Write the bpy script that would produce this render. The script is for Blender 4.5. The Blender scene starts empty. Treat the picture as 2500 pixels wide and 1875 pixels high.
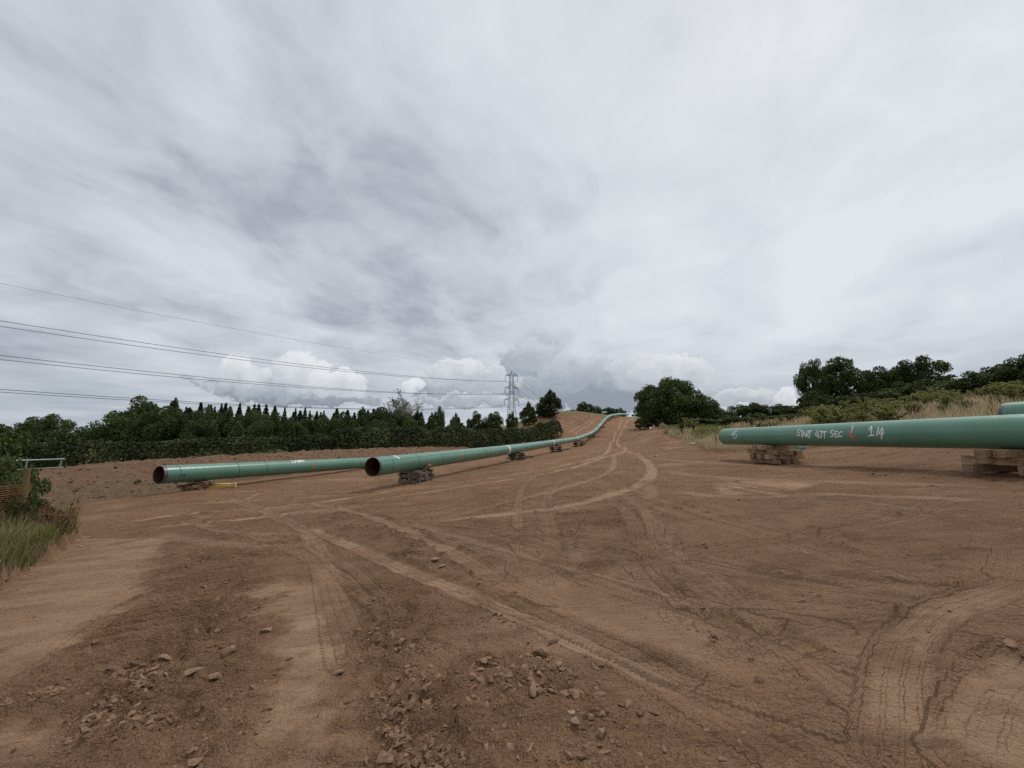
import bpy, math, random
import numpy as np
from mathutils import Vector

R = math.radians
rng = np.random.default_rng(7)
random.seed(7)
scene = bpy.context.scene
COL = scene.collection

# ------------------------------------------------------------------ camera
EZ = 1.7                      # eye height above the soil at the camera
PITCH = math.atan(122.5 / 939.0)
cam_data = bpy.data.cameras.new('camera')
cam_data.sensor_width = 36.0
cam_data.lens = 36.0 * 939.0 / 2500.0
cam_data.clip_start = 0.05
cam_data.clip_end = 20000.0
cam = bpy.data.objects.new('camera', cam_data)
COL.objects.link(cam)
cam.location = (0, 0, EZ)
cam.rotation_euler = (math.pi / 2 + PITCH, 0, 0)
scene.camera = cam
scene.render.resolution_x = 1024
scene.render.resolution_y = 768

# ------------------------------------------------------------------ view
vs = scene.view_settings
vs.view_transform = 'Standard'
vs.look = 'None'
vs.exposure = 0.0
vs.gamma = 1.0
vs.use_curve_mapping = False
scene.cycles.use_denoising = False
scene.cycles.max_bounces = 3
scene.cycles.diffuse_bounces = 2
scene.cycles.use_adaptive_sampling = True
scene.cycles.adaptive_threshold = 0.013
scene.cycles.adaptive_min_samples = 6
scene.cycles.glossy_bounces = 2
scene.cycles.transparent_max_bounces = 4

# ------------------------------------------------------------------ sun (veiled by cloud)
SUN_EL, SUN_AZ = 58.0, 40.0            # azimuth clockwise from straight ahead
sun_data = bpy.data.lights.new('sun', 'SUN')
sun_data.energy = 1.5
sun_data.angle = R(11)
sun_data.color = (1.0, 0.96, 0.90)
sun = bpy.data.objects.new('sun', sun_data)
COL.objects.link(sun)
sun.location = (0, 0, 60)
sun.rotation_euler = Vector((math.sin(R(SUN_AZ)) * math.cos(R(SUN_EL)),
                             math.cos(R(SUN_AZ)) * math.cos(R(SUN_EL)),
                             math.sin(R(SUN_EL)))).to_track_quat('Z', 'Y').to_euler()


# ------------------------------------------------------------------ node helpers
class NT:
    def __init__(self, tree):
        self.t = tree
        self.n = tree.nodes
        self.l = tree.links

    def node(self, typ, **kw):
        nd = self.n.new(typ)
        for k, v in kw.items():
            setattr(nd, k, v)
        return nd

    def put(self, sock, val):
        if isinstance(val, bpy.types.NodeSocket):
            self.l.new(val, sock)
        elif val is not None:
            sock.default_value = val

    def m(self, op, a, b=None, c=None, clamp=False):
        nd = self.node('ShaderNodeMath', operation=op, use_clamp=clamp)
        self.put(nd.inputs[0], a)
        if b is not None:
            self.put(nd.inputs[1], b)
        if c is not None:
            self.put(nd.inputs[2], c)
        return nd.outputs[0]

    def mix(self, f, a, b):
        nd = self.node('ShaderNodeMix', data_type='RGBA')
        self.put(nd.inputs['Factor'], f)
        self.put(nd.inputs[6], a)
        self.put(nd.inputs[7], b)
        return nd.outputs[2]

    def smooth(self, x, lo, hi, a=0.0, b=1.0, kind='SMOOTHSTEP'):
        nd = self.node('ShaderNodeMapRange', interpolation_type=kind)
        self.put(nd.inputs[0], x)
        nd.inputs[1].default_value = lo
        nd.inputs[2].default_value = hi
        nd.inputs[3].default_value = a
        nd.inputs[4].default_value = b
        return nd.outputs[0]

    def noise(self, vec, scale, detail=4.0, rough=0.5, dist=0.0, dim='3D', out=0):
        nd = self.node('ShaderNodeTexNoise', noise_dimensions=dim)
        self.put(nd.inputs['Vector'], vec)
        nd.inputs['Scale'].default_value = scale
        nd.inputs['Detail'].default_value = detail
        nd.inputs['Roughness'].default_value = rough
        nd.inputs['Distortion'].default_value = dist
        return nd.outputs[out]

    def xyz(self, x, y, z=0.0):
        nd = self.node('ShaderNodeCombineXYZ')
        self.put(nd.inputs[0], x)
        self.put(nd.inputs[1], y)
        self.put(nd.inputs[2], z)
        return nd.outputs[0]

    def sep(self, v):
        nd = self.node('ShaderNodeSeparateXYZ')
        self.put(nd.inputs[0], v)
        return nd.outputs

    def vm(self, op, a, b=None):
        nd = self.node('ShaderNodeVectorMath', operation=op)
        self.put(nd.inputs[0], a)
        if b is not None:
            self.put(nd.inputs[1], b)
        return nd.outputs[1] if op in ('DOT_PRODUCT', 'LENGTH', 'DISTANCE') else nd.outputs[0]


def rgb(r, g, b):
    return (r, g, b, 1.0)


# ------------------------------------------------------------------ world: overcast sky with cumulus low down
def pix_az(px, py):
    u = (px - 1250.0) / 939.0
    v = (937.5 - py) / 939.0
    x, y, z = u, math.cos(PITCH) - v * math.sin(PITCH), math.sin(PITCH) + v * math.cos(PITCH)
    h = math.hypot(x, y)
    return math.atan2(x, y), z / h


def build_world():
    w = bpy.data.worlds.new('World')
    scene.world = w
    w.use_nodes = True
    w.cycles.sampling_method = 'MANUAL'
    w.cycles.sample_map_resolution = 512
    T = NT(w.node_tree)
    T.n.clear()
    out = T.node('ShaderNodeOutputWorld')
    bg = T.node('ShaderNodeBackground')
    bg.inputs['Strength'].default_value = 0.1
    T.l.new(bg.outputs[0], out.inputs[0])
    sky = T.node('ShaderNodeTexSky', sky_type='NISHITA', sun_disc=False)
    sky.sun_elevation = R(SUN_EL)
    sky.sun_rotation = R(SUN_AZ)
    sky.dust_density = 2.0
    tc = T.node('ShaderNodeTexCoord')
    d = T.vm('NORMALIZE', tc.outputs['Generated'])
    x, y, z = T.sep(d)
    zc = T.m('MAXIMUM', z, 0.0)
    # cloud sheet on a plane overhead, its bands drifting towards the hill
    k = T.m('DIVIDE', 1.0, T.m('ADD', zc, 0.22))
    ca, sa = math.cos(R(20)), math.sin(R(20))
    px = T.m('MULTIPLY', x, k)
    py = T.m('MULTIPLY', y, k)
    sx = T.m('SUBTRACT', T.m('MULTIPLY', px, ca), T.m('MULTIPLY', py, sa))
    sy = T.m('ADD', T.m('MULTIPLY', px, sa), T.m('MULTIPLY', py, ca))
    sheet = T.xyz(sx, T.m('MULTIPLY', sy, 0.80), 0.0)
    wx = T.noise(sheet, 1.5, 2.0, 0.5, dim='2D')
    wy = T.noise(T.vm('ADD', sheet, (5.2, 9.1, 0.0)), 1.5, 2.0, 0.5, dim='2D')
    w2 = T.vm('ADD', sheet, T.xyz(T.m('MULTIPLY', T.m('SUBTRACT', wx, 0.5), 0.34), T.m('MULTIPLY', T.m('SUBTRACT', wy, 0.5), 0.34), 0.0))
    n1 = T.noise(T.vm('ADD', w2, (11.3, 4.4, 0.0)), 0.80, 3.0, 0.5, dim='2D')
    n2 = T.noise(T.vm('ADD', w2, (1.3, 7.4, 0.0)), 2.4, 5.0, 0.58, dim='2D')
    n = T.m('ADD', T.m('MULTIPLY', n1, 0.42), T.m('MULTIPLY', n2, 0.58))
    # thicker cloud low to the left of the hill, thinner overhead and to the right
    left = T.vm('DOT_PRODUCT', d, (-0.78, 0.56, 0.28))
    thick = T.m('MULTIPLY', T.smooth(left, 0.35, 0.98), T.smooth(z, 0.78, 0.36))
    thin = T.smooth(T.vm('DOT_PRODUCT', d, (0.30, 0.60, 0.74)), 0.2, 1.0)
    val = T.m('ADD', n, T.m('SUBTRACT', T.m('MULTIPLY', thin, 0.07), T.m('SUBTRACT', T.m('MULTIPLY', thick, 0.12), 0.085)))
    ramp = T.node('ShaderNodeValToRGB')
    T.put(ramp.inputs[0], val)
    e = ramp.color_ramp.elements
    e[0].position, e[0].color = 0.30, rgb(0.285, 0.310, 0.365)
    e[1].position, e[1].color = 0.80, rgb(0.770, 0.805, 0.850)
    for p_, c_ in ((0.40, (0.40, 0.43, 0.49)), (0.50, (0.545, 0.58, 0.64)), (0.62, (0.66, 0.70, 0.75))):
        q = e.new(p_)
        q.color = rgb(*c_)
    sheet_col = ramp.outputs[0]
    # low sky strip: paler and a little bluer towards the horizon
    hor = T.m('DIVIDE', z, T.m('SQRT', T.m('ADD', T.m('MULTIPLY', x, x), T.m('MULTIPLY', y, y))))
    az = T.m('ARCTAN2', x, y)
    low = T.smooth(hor, 0.02, 0.26, 0.75, 0.0)
    lown = T.noise(T.xyz(T.m('MULTIPLY', az, 2.2), T.m('MULTIPLY', hor, 16.0), 0.0), 1.5, 4.0, 0.55, dim='2D')
    low_col = T.mix(T.smooth(lown, 0.35, 0.68), rgb(0.40, 0.455, 0.53), rgb(0.60, 0.64, 0.69))
    base = T.mix(low, sheet_col, low_col)

    # cumulus: heaped puffs at (azimuth, slope), their outlines broken up by noise
    p0 = T.xyz(az, hor, 0.0)
    wa = T.m('SUBTRACT', T.noise(p0, 16.0, 4.0, 0.60, dim='2D'), 0.5)
    wb = T.m('SUBTRACT', T.noise(T.vm('ADD', p0, (3.1, 7.7, 0.0)), 18.0, 4.0, 0.62, dim='2D'), 0.5)
    p1 = T.vm('ADD', p0, T.xyz(T.m('MULTIPLY', wa, 0.105), T.m('MULTIPLY', wb, 0.070), 0.0))
    # (x, y, half width, half height, brightness) of each heap as seen from here
    puffs = [(585, 912, 66, 34, 0.95), (660, 950, 120, 26, 0.62), (735, 908, 66, 46, 1.0), (835, 934, 66, 32, 1.0), (740, 968, 170, 22, 0.35), (505, 925, 40, 10, 0.7),
             (1115, 905, 66, 30, 0.9), (1190, 928, 66, 34, 0.75), (1080, 955, 90, 20, 0.45), (1008, 945, 36, 15, 1.05), (1160, 978, 150, 16, 0.6),
             (1300, 875, 70, 40, 0.62), (1420, 905, 110, 38, 0.62), (1560, 905, 70, 48, 0.80), (1640, 908, 90, 40, 0.88), (1480, 962, 210, 36, 0.22),
             (1730, 955, 100, 30, 0.62), (1820, 972, 80, 20, 0.70), (1915, 970, 50, 22, 0.95), (1310, 948, 100, 38, 0.40)]
    X, Y, _ = T.sep(p1)
    ring = T.noise(T.xyz(T.m('MULTIPLY', az, 3.0), T.m('MULTIPLY', hor, 14.0), 0.0), 1.6, 3.0, 0.6, dim='2D')
    acc = T.m('SUBTRACT', T.m('MULTIPLY', T.m('SUBTRACT', ring, 0.62), 4.0), T.m('MULTIPLY', T.m('ABSOLUTE', T.m('SUBTRACT', hor, 0.05)), 14.0))
    lit = 0.5
    for (qx, qy, rx, ry, br) in sorted(puffs, key=lambda q: q[4]):
        a0, t0 = pix_az(qx, qy)
        a1, _t = pix_az(qx + rx, qy)
        _a, t1 = pix_az(qx, qy - ry)
        ra, rt = abs(a1 - a0) * 1.15, abs(t1 - t0) * 1.15
        ex = T.m('MULTIPLY', T.m('SUBTRACT', X, a0), 1 / ra)
        ey = T.m('MULTIPLY', T.m('SUBTRACT', Y, t0), 1 / rt)
        f = T.m('SUBTRACT', 1.0, T.m('MULTIPLY_ADD', ex, ex, T.m('MULTIPLY', ey, ey)))
        # sunlit crown, grey base of this heap
        sh = T.m('ADD', br - 0.30, T.m('MULTIPLY', T.m('ADD', ey, T.m('MULTIPLY', ex, 0.15)), 0.30))
        own = T.smooth(f, -0.06, 0.30)
        lit = T.m('ADD', T.m('MULTIPLY', sh, own), T.m('MULTIPLY', lit, T.m('SUBTRACT', 1.0, own)))
        acc = T.m('MAXIMUM', acc, f)
    bill = T.m('SUBTRACT', T.noise(p1, 70.0, 3.0, 0.6, dim='2D'), 0.5)
    lit = T.m('ADD', T.m('MULTIPLY', bill, 0.22), T.m('ADD', lit, 0.10))
    alpha = T.smooth(acc, -0.04, 0.26)
    soft = T.smooth(hor, 0.012, 0.06, 0.62, 0.93)
    cr = T.node('ShaderNodeValToRGB')
    T.put(cr.inputs[0], lit)
    e = cr.color_ramp.elements
    e[0].position, e[0].color = 0.0, rgb(0.255, 0.290, 0.350)
    e[1].position, e[1].color = 1.0, rgb(0.82, 0.845, 0.87)
    for p_, c_ in ((0.25, (0.36, 0.40, 0.46)), (0.55, (0.52, 0.555, 0.605))):
        q = e.new(p_)
        q.color = rgb(*c_)
    clouds = T.mix(T.m('MULTIPLY', alpha, soft), base, cr.outputs[0])
    scaled = T.vm('MULTIPLY', clouds, (10.0, 10.0, 10.0))
    final = T.mix(0.95, sky.outputs[0], scaled)
    # below the horizon: dull earth light
    below = T.smooth(z, -0.06, 0.0)
    final = T.mix(below, rgb(1.2, 1.0, 0.85), final)
    T.l.new(final, bg.inputs[0])


build_world()


# ------------------------------------------------------------------ geometry helpers
CT, ST = math.cos(PITCH), math.sin(PITCH)


def ray(px, py):
    u = (px - 1250.0) / 939.0
    v = (937.5 - py) / 939.0
    return np.array([u, CT - v * ST, ST + v * CT])


def at(px, py, Y):
    """world point that is Y metres ahead of the camera in the direction of a point of the photograph"""
    d = ray(px, py)
    return np.array([0, 0, EZ]) + d * (Y / d[1])


def new_mesh(name, verts, faces, smooth=False, attrs=None):
    """verts (n,3); faces: (m,k) array or list of such arrays"""
    me = bpy.data.meshes.new(name)
    v = np.asarray(verts, dtype=np.float32).reshape(-1, 3)
    fl = faces if isinstance(faces, list) else [faces]
    fl = [np.asarray(f, dtype=np.int32) for f in fl if len(f)]
    loops = np.concatenate([f.ravel() for f in fl])
    tot = np.concatenate([np.full(len(f), f.shape[1], dtype=np.int32) for f in fl])
    start = np.concatenate([[0], np.cumsum(tot)[:-1]]).astype(np.int32)
    me.vertices.add(len(v))
    me.vertices.foreach_set('co', v.ravel())
    me.loops.add(len(loops))
    me.loops.foreach_set('vertex_index', loops)
    me.polygons.add(len(tot))
    me.polygons.foreach_set('loop_start', start)
    me.polygons.foreach_set('loop_total', tot)
    me.polygons.foreach_set('use_smooth', np.full(len(tot), smooth, dtype=bool))
    for an, arr in (attrs or {}).items():
        arr = np.asarray(arr, dtype=np.float32)
        if arr.ndim == 1:
            me.attributes.new(an, 'FLOAT', 'POINT').data.foreach_set('value', arr)
        else:
            me.attributes.new(an, 'FLOAT_VECTOR', 'POINT').data.foreach_set('vector', arr.ravel())
    me.update()
    return me


def link(name, data, mat=None, parent=None, loc=None):
    o = bpy.data.objects.new(name, data)
    COL.objects.link(o)
    if mat is not None and data is not None and not data.materials:
        data.materials.append(mat)
    if parent is not None:
        o.parent = parent
    if loc is not None:
        o.location = loc
    return o


def tag(o, label=None, cat=None, group=None, kind=None):
    for k_, v_ in (('label', label), ('category', cat), ('group', group), ('kind', kind)):
        if v_:
            o[k_] = v_
    return o


def empty(name, loc, label, cat, group=None, rz=0.0):
    o = bpy.data.objects.new(name, None)
    o.empty_display_size = 0.3
    COL.objects.link(o)
    o.location = loc
    o.rotation_euler = (0, 0, rz)
    return tag(o, label, cat, group)


class MB:
    """collects primitives, builds one mesh object"""
    def __init__(self):
        self.v, self.q, self.t, self.n = [], [], [], 0

    def add(self, v, f):
        v = np.asarray(v, dtype=float).reshape(-1, 3)
        f = np.asarray(f, dtype=int)
        (self.q if f.shape[1] == 4 else self.t).append(f + self.n)
        self.v.append(v)
        self.n += len(v)

    def box(self, c, half, axes=None):
        ax = np.eye(3) if axes is None else np.asarray(axes)
        s = np.array([[i, j, k] for i in (-1, 1) for j in (-1, 1) for k in (-1, 1)], float) * np.asarray(half)
        self.add(np.asarray(c) + s @ ax, [[0, 1, 3, 2], [4, 6, 7, 5], [0, 4, 5, 1], [2, 3, 7, 6], [0, 2, 6, 4], [1, 5, 7, 3]])

    def tube(self, path, rad, seg=6, caps=True):
        p = np.asarray(path, float)
        n = len(p)
        rad = np.broadcast_to(np.asarray(rad, float), (n,))
        tg = np.gradient(p, axis=0)
        tg /= np.linalg.norm(tg, axis=1, keepdims=True) + 1e-12
        ref = np.array([0, 0, 1.0]) if abs(tg[:, 2]).mean() < 0.8 else np.array([1.0, 0, 0])
        a = np.cross(tg, ref)
        a /= np.linalg.norm(a, axis=1, keepdims=True) + 1e-12
        b = np.cross(a, tg)
        th = np.linspace(0, 2 * math.pi, seg, endpoint=False)
        v = p[:, None] + rad[:, None, None] * (np.cos(th)[None, :, None] * a[:, None] + np.sin(th)[None, :, None] * b[:, None])
        i = np.arange(n - 1)[:, None] * seg
        j = np.arange(seg)[None]
        j2 = (j + 1) % seg
        f = np.stack([i + j, i + seg + j, i + seg + j2, i + j2], -1).reshape(-1, 4)
        self.add(v.reshape(-1, 3), f)
        if caps:
            for k, pt in ((0, p[0]), (n - 1, p[-1])):
                base = v[k]
                fan = [[seg, x, (x + 1) % seg] if k == 0 else [seg, (x + 1) % seg, x] for x in range(seg)]
                self.add(np.vstack([base, pt]), fan)

    def bar(self, a, b, w, h=None):
        a, b = np.asarray(a, float), np.asarray(b, float)
        d = b - a
        L = np.linalg.norm(d)
        d /= L
        ref = np.array([0, 0, 1.0]) if abs(d[2]) < 0.9 else np.array([1.0, 0, 0])
        s = np.cross(d, ref)
        s /= np.linalg.norm(s)
        u = np.cross(s, d)
        self.box((a + b) / 2, (L / 2, w / 2, (h or w) / 2), np.array([d, s, u]))

    def mesh(self, name, smooth=False, attrs=None):
        fs = []
        if self.q:
            fs.append(np.concatenate(self.q))
        if self.t:
            fs.append(np.concatenate(self.t))
        return new_mesh(name, np.concatenate(self.v), fs, smooth, attrs)

    def build(self, name, mat, parent=None, smooth=False, attrs=None, loc=None):
        return link(name, self.mesh(name, smooth, attrs), mat, parent, loc)


def copy_tree(o, parent=None):
    c = o.copy()
    COL.objects.link(c)
    c.parent = parent
    for ch in list(o.children):
        copy_tree(ch, c)
    return c


# ------------------------------------------------------------------ numpy gradient noise
_perm = np.random.default_rng(11).permutation(512)
_perm = np.concatenate([_perm, _perm, _perm])
_ga = np.random.default_rng(12).uniform(0, 2 * math.pi, 512)
_PGX, _PGY = np.cos(_ga), np.sin(_ga)


def perlin(x, y):
    xi = np.floor(x).astype(np.int64)
    yi = np.floor(y).astype(np.int64)
    xf, yf = x - xi, y - yi
    xi &= 511
    yi &= 511
    u = xf * xf * xf * (xf * (xf * 6 - 15) + 10)
    v = yf * yf * yf * (yf * (yf * 6 - 15) + 10)

    def g(ix, iy, dx, dy):
        h = _perm[_perm[ix & 511] + (iy & 511)]
        return _PGX[h] * dx + _PGY[h] * dy
    a = g(xi, yi, xf, yf)
    b = g(xi + 1, yi, xf - 1, yf)
    c = g(xi, yi + 1, xf, yf - 1)
    d = g(xi + 1, yi + 1, xf - 1, yf - 1)
    return (a + u * (b - a)) + v * ((c + u * (d - c)) - (a + u * (b - a)))


def fbm(x, y, freq, octv=4, gain=0.5, off=0.0):
    r = np.zeros_like(x)
    amp = 1.0
    for i in range(octv):
        r += amp * perlin(x * freq + off + 17.3 * i, y * freq - off + 9.1 * i)
        freq *= 2.03
        amp *= gain
    return r


def worley(x, y, freq, seed=0):
    """cellular noise: gap between the two nearest cell points, and the nearest cell's random value"""
    X, Y = x * freq, y * freq
    xi, yi = np.floor(X).astype(np.int64), np.floor(Y).astype(np.int64)
    f1 = np.full(x.shape, 9.0)
    f2 = np.full(x.shape, 9.0)
    val = np.zeros(x.shape)
    for dx in (-1, 0, 1):
        for dy in (-1, 0, 1):
            cx, cy = xi + dx, yi + dy
            h = _perm[_perm[(cx + seed) & 511] + (cy & 511)]
            h2 = _perm[_perm[(cx + 131 + seed) & 511] + ((cy + 57) & 511)]
            d = np.hypot(cx + h / 512.0 - X, cy + h2 / 512.0 - Y)
            near = d < f1
            f2 = np.where(near, f1, np.minimum(f2, d))
            val = np.where(near, ((h * 7 + h2 * 3) % 512) / 512.0, val)
            f1 = np.where(near, d, f1)
    return f2 - f1, val


def sstep(x, lo, hi):
    t = np.clip((x - lo) / (hi - lo), 0, 1)
    return t * t * (3 - 2 * t)


# ------------------------------------------------------------------ plain materials
def principled(name, col, rough=0.6, spec=0.3, metal=0.0):
    m = bpy.data.materials.new(name)
    m.use_nodes = True
    b = m.node_tree.nodes['Principled BSDF']
    b.inputs['Base Color'].default_value = rgb(*col)
    b.inputs['Roughness'].default_value = rough
    b.inputs['Specular IOR Level'].default_value = spec
    b.inputs['Metallic'].default_value = metal
    return m, NT(m.node_tree), b


def mottled(name, c1, c2, scale=8.0, rough=0.7, spec=0.25, bump=0.0, bscale=40.0, stretch=(1, 1, 1), metal=0.0, rnd=0.0):
    m, T, b = principled(name, c1, rough, spec, metal)
    tc = T.node('ShaderNodeTexCoord')
    v = T.vm('MULTIPLY', tc.outputs['Object'], stretch)
    oi = T.node('ShaderNodeObjectInfo')
    v = T.vm('ADD', v, T.xyz(T.m('MULTIPLY', oi.outputs['Random'], 37.0), 0.0, 0.0))
    n = T.noise(v, scale, 5.0, 0.6)
    c = T.mix(T.smooth(n, 0.32, 0.68), rgb(*c1), rgb(*c2))
    if rnd:
        h = T.node('ShaderNodeHueSaturation')
        T.put(h.inputs['Value'], T.m('ADD', 1.0 - rnd, T.m('MULTIPLY', oi.outputs['Random'], 2 * rnd)))
        T.put(h.inputs['Color'], c)
        c = h.outputs[0]
    T.l.new(c, b.inputs['Base Color'])
    if bump:
        bp = T.node('ShaderNodeBump')
        bp.inputs['Strength'].default_value = bump
        bp.inputs['Distance'].default_value = 0.02
        T.put(bp.inputs['Height'], T.noise(v, bscale, 4.0, 0.6))
        T.l.new(bp.outputs[0], b.inputs['Normal'])
    return m


# ------------------------------------------------------------------ lie of the land
SL = 0.331                                            # the pipes run SL to the right for every metre ahead


def line_s(x, y):
    """distance to the right of the long pipeline's straight run"""
    return (x + 12.99 - SL * y) * 0.949


def slope_plane(x, y):
    s = line_s(x, y)
    return EZ - 2.7 + np.where(s > 0, 0.075 * s, 0.033 * s)


PIPE_PX = [(909, 1140, 18.7), (1235, 1098.5, 37.4), (1347, 1081.5, 57.0), (1407, 1071.7, 79.0), (1427, 1064.6, 88.0),
           (1440.5, 1059.3, 95.0), (1454, 1050.5, 103.0), (1463.5, 1040.0, 110.0), (1473, 1029.4, 117.0),
           (1482, 1020.0, 124.0), (1490.5, 1015.2, 130.0), (1501, 1013.3, 137.0), (1512, 1011.5, 148.0),
           (1522, 1011.2, 157.0), (1533, 1012.0, 166.0)]
ctrl = []
for Yc in (-25, -8, 0, 5, 10, 16, 22, 28, 36, 45, 56, 68):
    for s_ in (-34, -22, -12, -5, 0, 5, 10, 16, 21):
        xc = s_ / 0.949 - 12.99 + SL * Yc
        ctrl.append((xc, Yc, float(slope_plane(xc, Yc))))
for Yc in (78, 84):
    xc = -12.99 + SL * Yc
    ctrl.append((xc, Yc, EZ - 2.65))
    ctrl.append((xc + 8, Yc - 4, EZ - 1.75))
for (px, py, Yc, drop) in [(1440.5, 1059.3, 95, 1.25), (1454, 1050.5, 103, 1.0), (1463.5, 1040, 110, 0.85), (1473, 1029.4, 117, 0.8),
                           (1482, 1020, 124, 0.8), (1490.5, 1015.2, 130, 0.95), (1501, 1013.3, 137, 1.05), (1512, 1011.5, 148, 1.0),
                           (1533, 1012, 166, 1.0)]:
    p_ = at(px, py, Yc)
    ctrl.append((p_[0], Yc, p_[2] - drop))
for (px, py, Yc) in [
        # left side of the hill: terrace and spoil mound
        (1364, 1069, 96), (1390, 1053, 104), (1368, 1058, 101), (1417, 1030, 122), (1395, 1036, 120), (1411, 1005.5, 134), (1440, 1012, 133),
        (1375, 1009, 133), (1345, 1013, 131), (1308, 1019, 130), (1330, 1040, 112), (1270, 1030, 130), (1464, 1022, 128), (1478, 1012.5, 148),
        # track side
        (1490, 1079, 74), (1503, 1052, 96), (1520, 1027, 126), (1530, 1020, 146), (1550, 1018.5, 160), (1549, 1028, 130), (1552, 1046, 95),
        (1575, 1055, 80), (1600, 1056, 76), (1560, 1075, 62), (1620, 1062, 62),
        # oak and the field to the right
        (1640, 1050, 95), (1700, 1045, 88), (1750, 1036, 90), (1820, 1036, 80), (1900, 1031, 75), (2000, 1020, 68),
        (1634, 1066, 55), (1698, 1087, 33), (1727, 1103, 27.5), (1775, 1104, 27), (1700, 1062, 50), (1780, 1052, 48), (1850, 1048, 46),
        (1893, 1042, 45), (2000, 1032, 40), (2100, 1028, 32), (2300, 1020, 24), (2500, 992, 25), (2460, 1062, 15), (2250, 1075, 20), (2000, 1078, 27),
        (2100, 1010, 60), (2300, 990, 45), (2490, 975, 36)]:
    p_ = at(px, py, Yc)
    ctrl.append((p_[0], Yc, p_[2]))
ctrl += [(-45, 20, -2.4), (-60, 60, -2.6), (-30, 70, -2.3), (-12, 90, -1.9), (-45, 100, -2.6), (-10, 130, -1.0), (-80, 10, -3.0), (-90, 120, -3.5), (-140, 60, -4.5),
         (-140, -40, -4.5), (-60, -40, -3.0), (0, -40, -0.4), (40, -40, 2.2), (24, 5, 1.6), (30, 12, 2.6), (22, -10, 1.5), (60, 20, 5.5), (80, 60, 7.0), (90, 120, 7.5),
         (60, 130, 6.0), (50, 170, 9.0), (54, 230, 7.5), (20, 220, 7.0), (0, 270, -1.5), (-60, 220, -3.0), (-150, 200, -5.0), (150, 0, 9.0), (160, 160, 10.0),
         (0, 400, -6.0), (150, 400, 0.0), (-200, 400, -8.0), (90, 300, 4.0), (-300, 0, -9), (320, 60, 12)]
ctrl = np.array(ctrl, float)


def _tps_u(r2):
    return 0.5 * r2 * np.log(r2 + 1e-9)


def tps_fit(P):
    n = len(P)
    sc = 50.0
    xy = P[:, :2] / sc
    d2 = ((xy[:, None] - xy[None]) ** 2).sum(-1)
    A = np.zeros((n + 3, n + 3))
    A[:n, :n] = _tps_u(d2) + np.eye(n) * 2e-4
    A[:n, n] = 1
    A[:n, n + 1:] = xy
    A[n:, :n] = A[:n, n:].T
    b = np.concatenate([P[:, 2], np.zeros(3)])
    wgt = np.linalg.solve(A, b)
    return xy, wgt, sc


_TXY, _TW, _TS = tps_fit(ctrl)


def macro(x, y):
    """large shape of the ground"""
    x = np.asarray(x, float)
    y = np.asarray(y, float)
    shp = np.broadcast(x, y).shape
    xf = np.broadcast_to(x, shp).ravel()
    yf = np.broadcast_to(y, shp).ravel()
    if xf.size > 200000:
        return macro_big(xf, yf).reshape(shp)
    r = np.hypot(xf, yf - 60)
    k = np.minimum(1.0, 330.0 / np.maximum(r, 1))      # beyond 330 m hold the rim's height
    qx, qy = xf * k / _TS, (60 + (yf - 60) * k) / _TS
    out = np.empty(len(xf))
    n = len(_TXY)
    for i in range(0, len(xf), 60000):
        a, b = qx[i:i + 60000], qy[i:i + 60000]
        d2 = (a[:, None] - _TXY[None, :, 0]) ** 2 + (b[:, None] - _TXY[None, :, 1]) ** 2
        out[i:i + 60000] = _tps_u(d2) @ _TW[:n] + _TW[n] + _TW[n + 1] * a + _TW[n + 2] * b
    fade = sstep(r, 330, 1500)
    out = out * (1 - fade) - 8.0 * fade
    return out.reshape(shp)


_CX = np.concatenate([-np.geomspace(60, 6500, 40)[::-1], np.arange(-59.4, 59.5, 0.6), np.geomspace(60, 6500, 40)])
_CY = np.concatenate([-np.geomspace(6, 6500, 24)[::-1], np.arange(-5, 40, 0.5), np.arange(40, 200, 1.0), np.geomspace(200, 6500, 40)])


def macro_big(xf, yf):
    """the same, read off a coarser grid with cubic blending in between"""
    A, B = np.meshgrid(_CX, _CY)
    Z = macro(A.ravel()[:150000], B.ravel()[:150000]).reshape(A.shape)
    i = np.clip(np.searchsorted(_CX, xf) - 1, 0, len(_CX) - 2)
    j = np.clip(np.searchsorted(_CY, yf) - 1, 0, len(_CY) - 2)
    hx, hy = _CX[i + 1] - _CX[i], _CY[j + 1] - _CY[j]
    u, v = (xf - _CX[i]) / hx, (yf - _CY[j]) / hy
    GXd, GYd = np.gradient(Z, _CX, axis=1), np.gradient(Z, _CY, axis=0)

    def herm(p0, p1, m0, m1, t, h):
        return (2 * t ** 3 - 3 * t ** 2 + 1) * p0 + (t ** 3 - 2 * t ** 2 + t) * h * m0 + (3 * t ** 2 - 2 * t ** 3) * p1 + (t ** 3 - t ** 2) * h * m1
    a = herm(Z[j, i], Z[j, i + 1], GXd[j, i], GXd[j, i + 1], u, hx)
    b = herm(Z[j + 1, i], Z[j + 1, i + 1], GXd[j + 1, i], GXd[j + 1, i + 1], u, hx)
    ga = GYd[j, i] * (1 - u) + GYd[j, i + 1] * u
    gb = GYd[j + 1, i] * (1 - u) + GYd[j + 1, i + 1] * u
    return herm(a, b, ga, gb, v, hy)


_ys = np.geomspace(1.2, 320, 420)


def hit(px, py):
    """where a line of sight meets the ground"""
    d = ray(px, py)
    X = d[0] / d[1] * _ys
    Z = EZ + d[2] / d[1] * _ys
    below = Z < hit_macro(X, _ys)
    if not below.any():
        return np.array([X[-1], _ys[-1]])
    i = max(1, int(np.argmax(below)))
    g = Z - hit_macro(X, _ys)
    t = g[i - 1] / (g[i - 1] - g[i] + 1e-12)
    yy = _ys[i - 1] + t * (_ys[i] - _ys[i - 1])
    return np.array([d[0] / d[1] * yy, yy])


def hit_macro(X, Y):
    return macro(X, Y)


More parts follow.
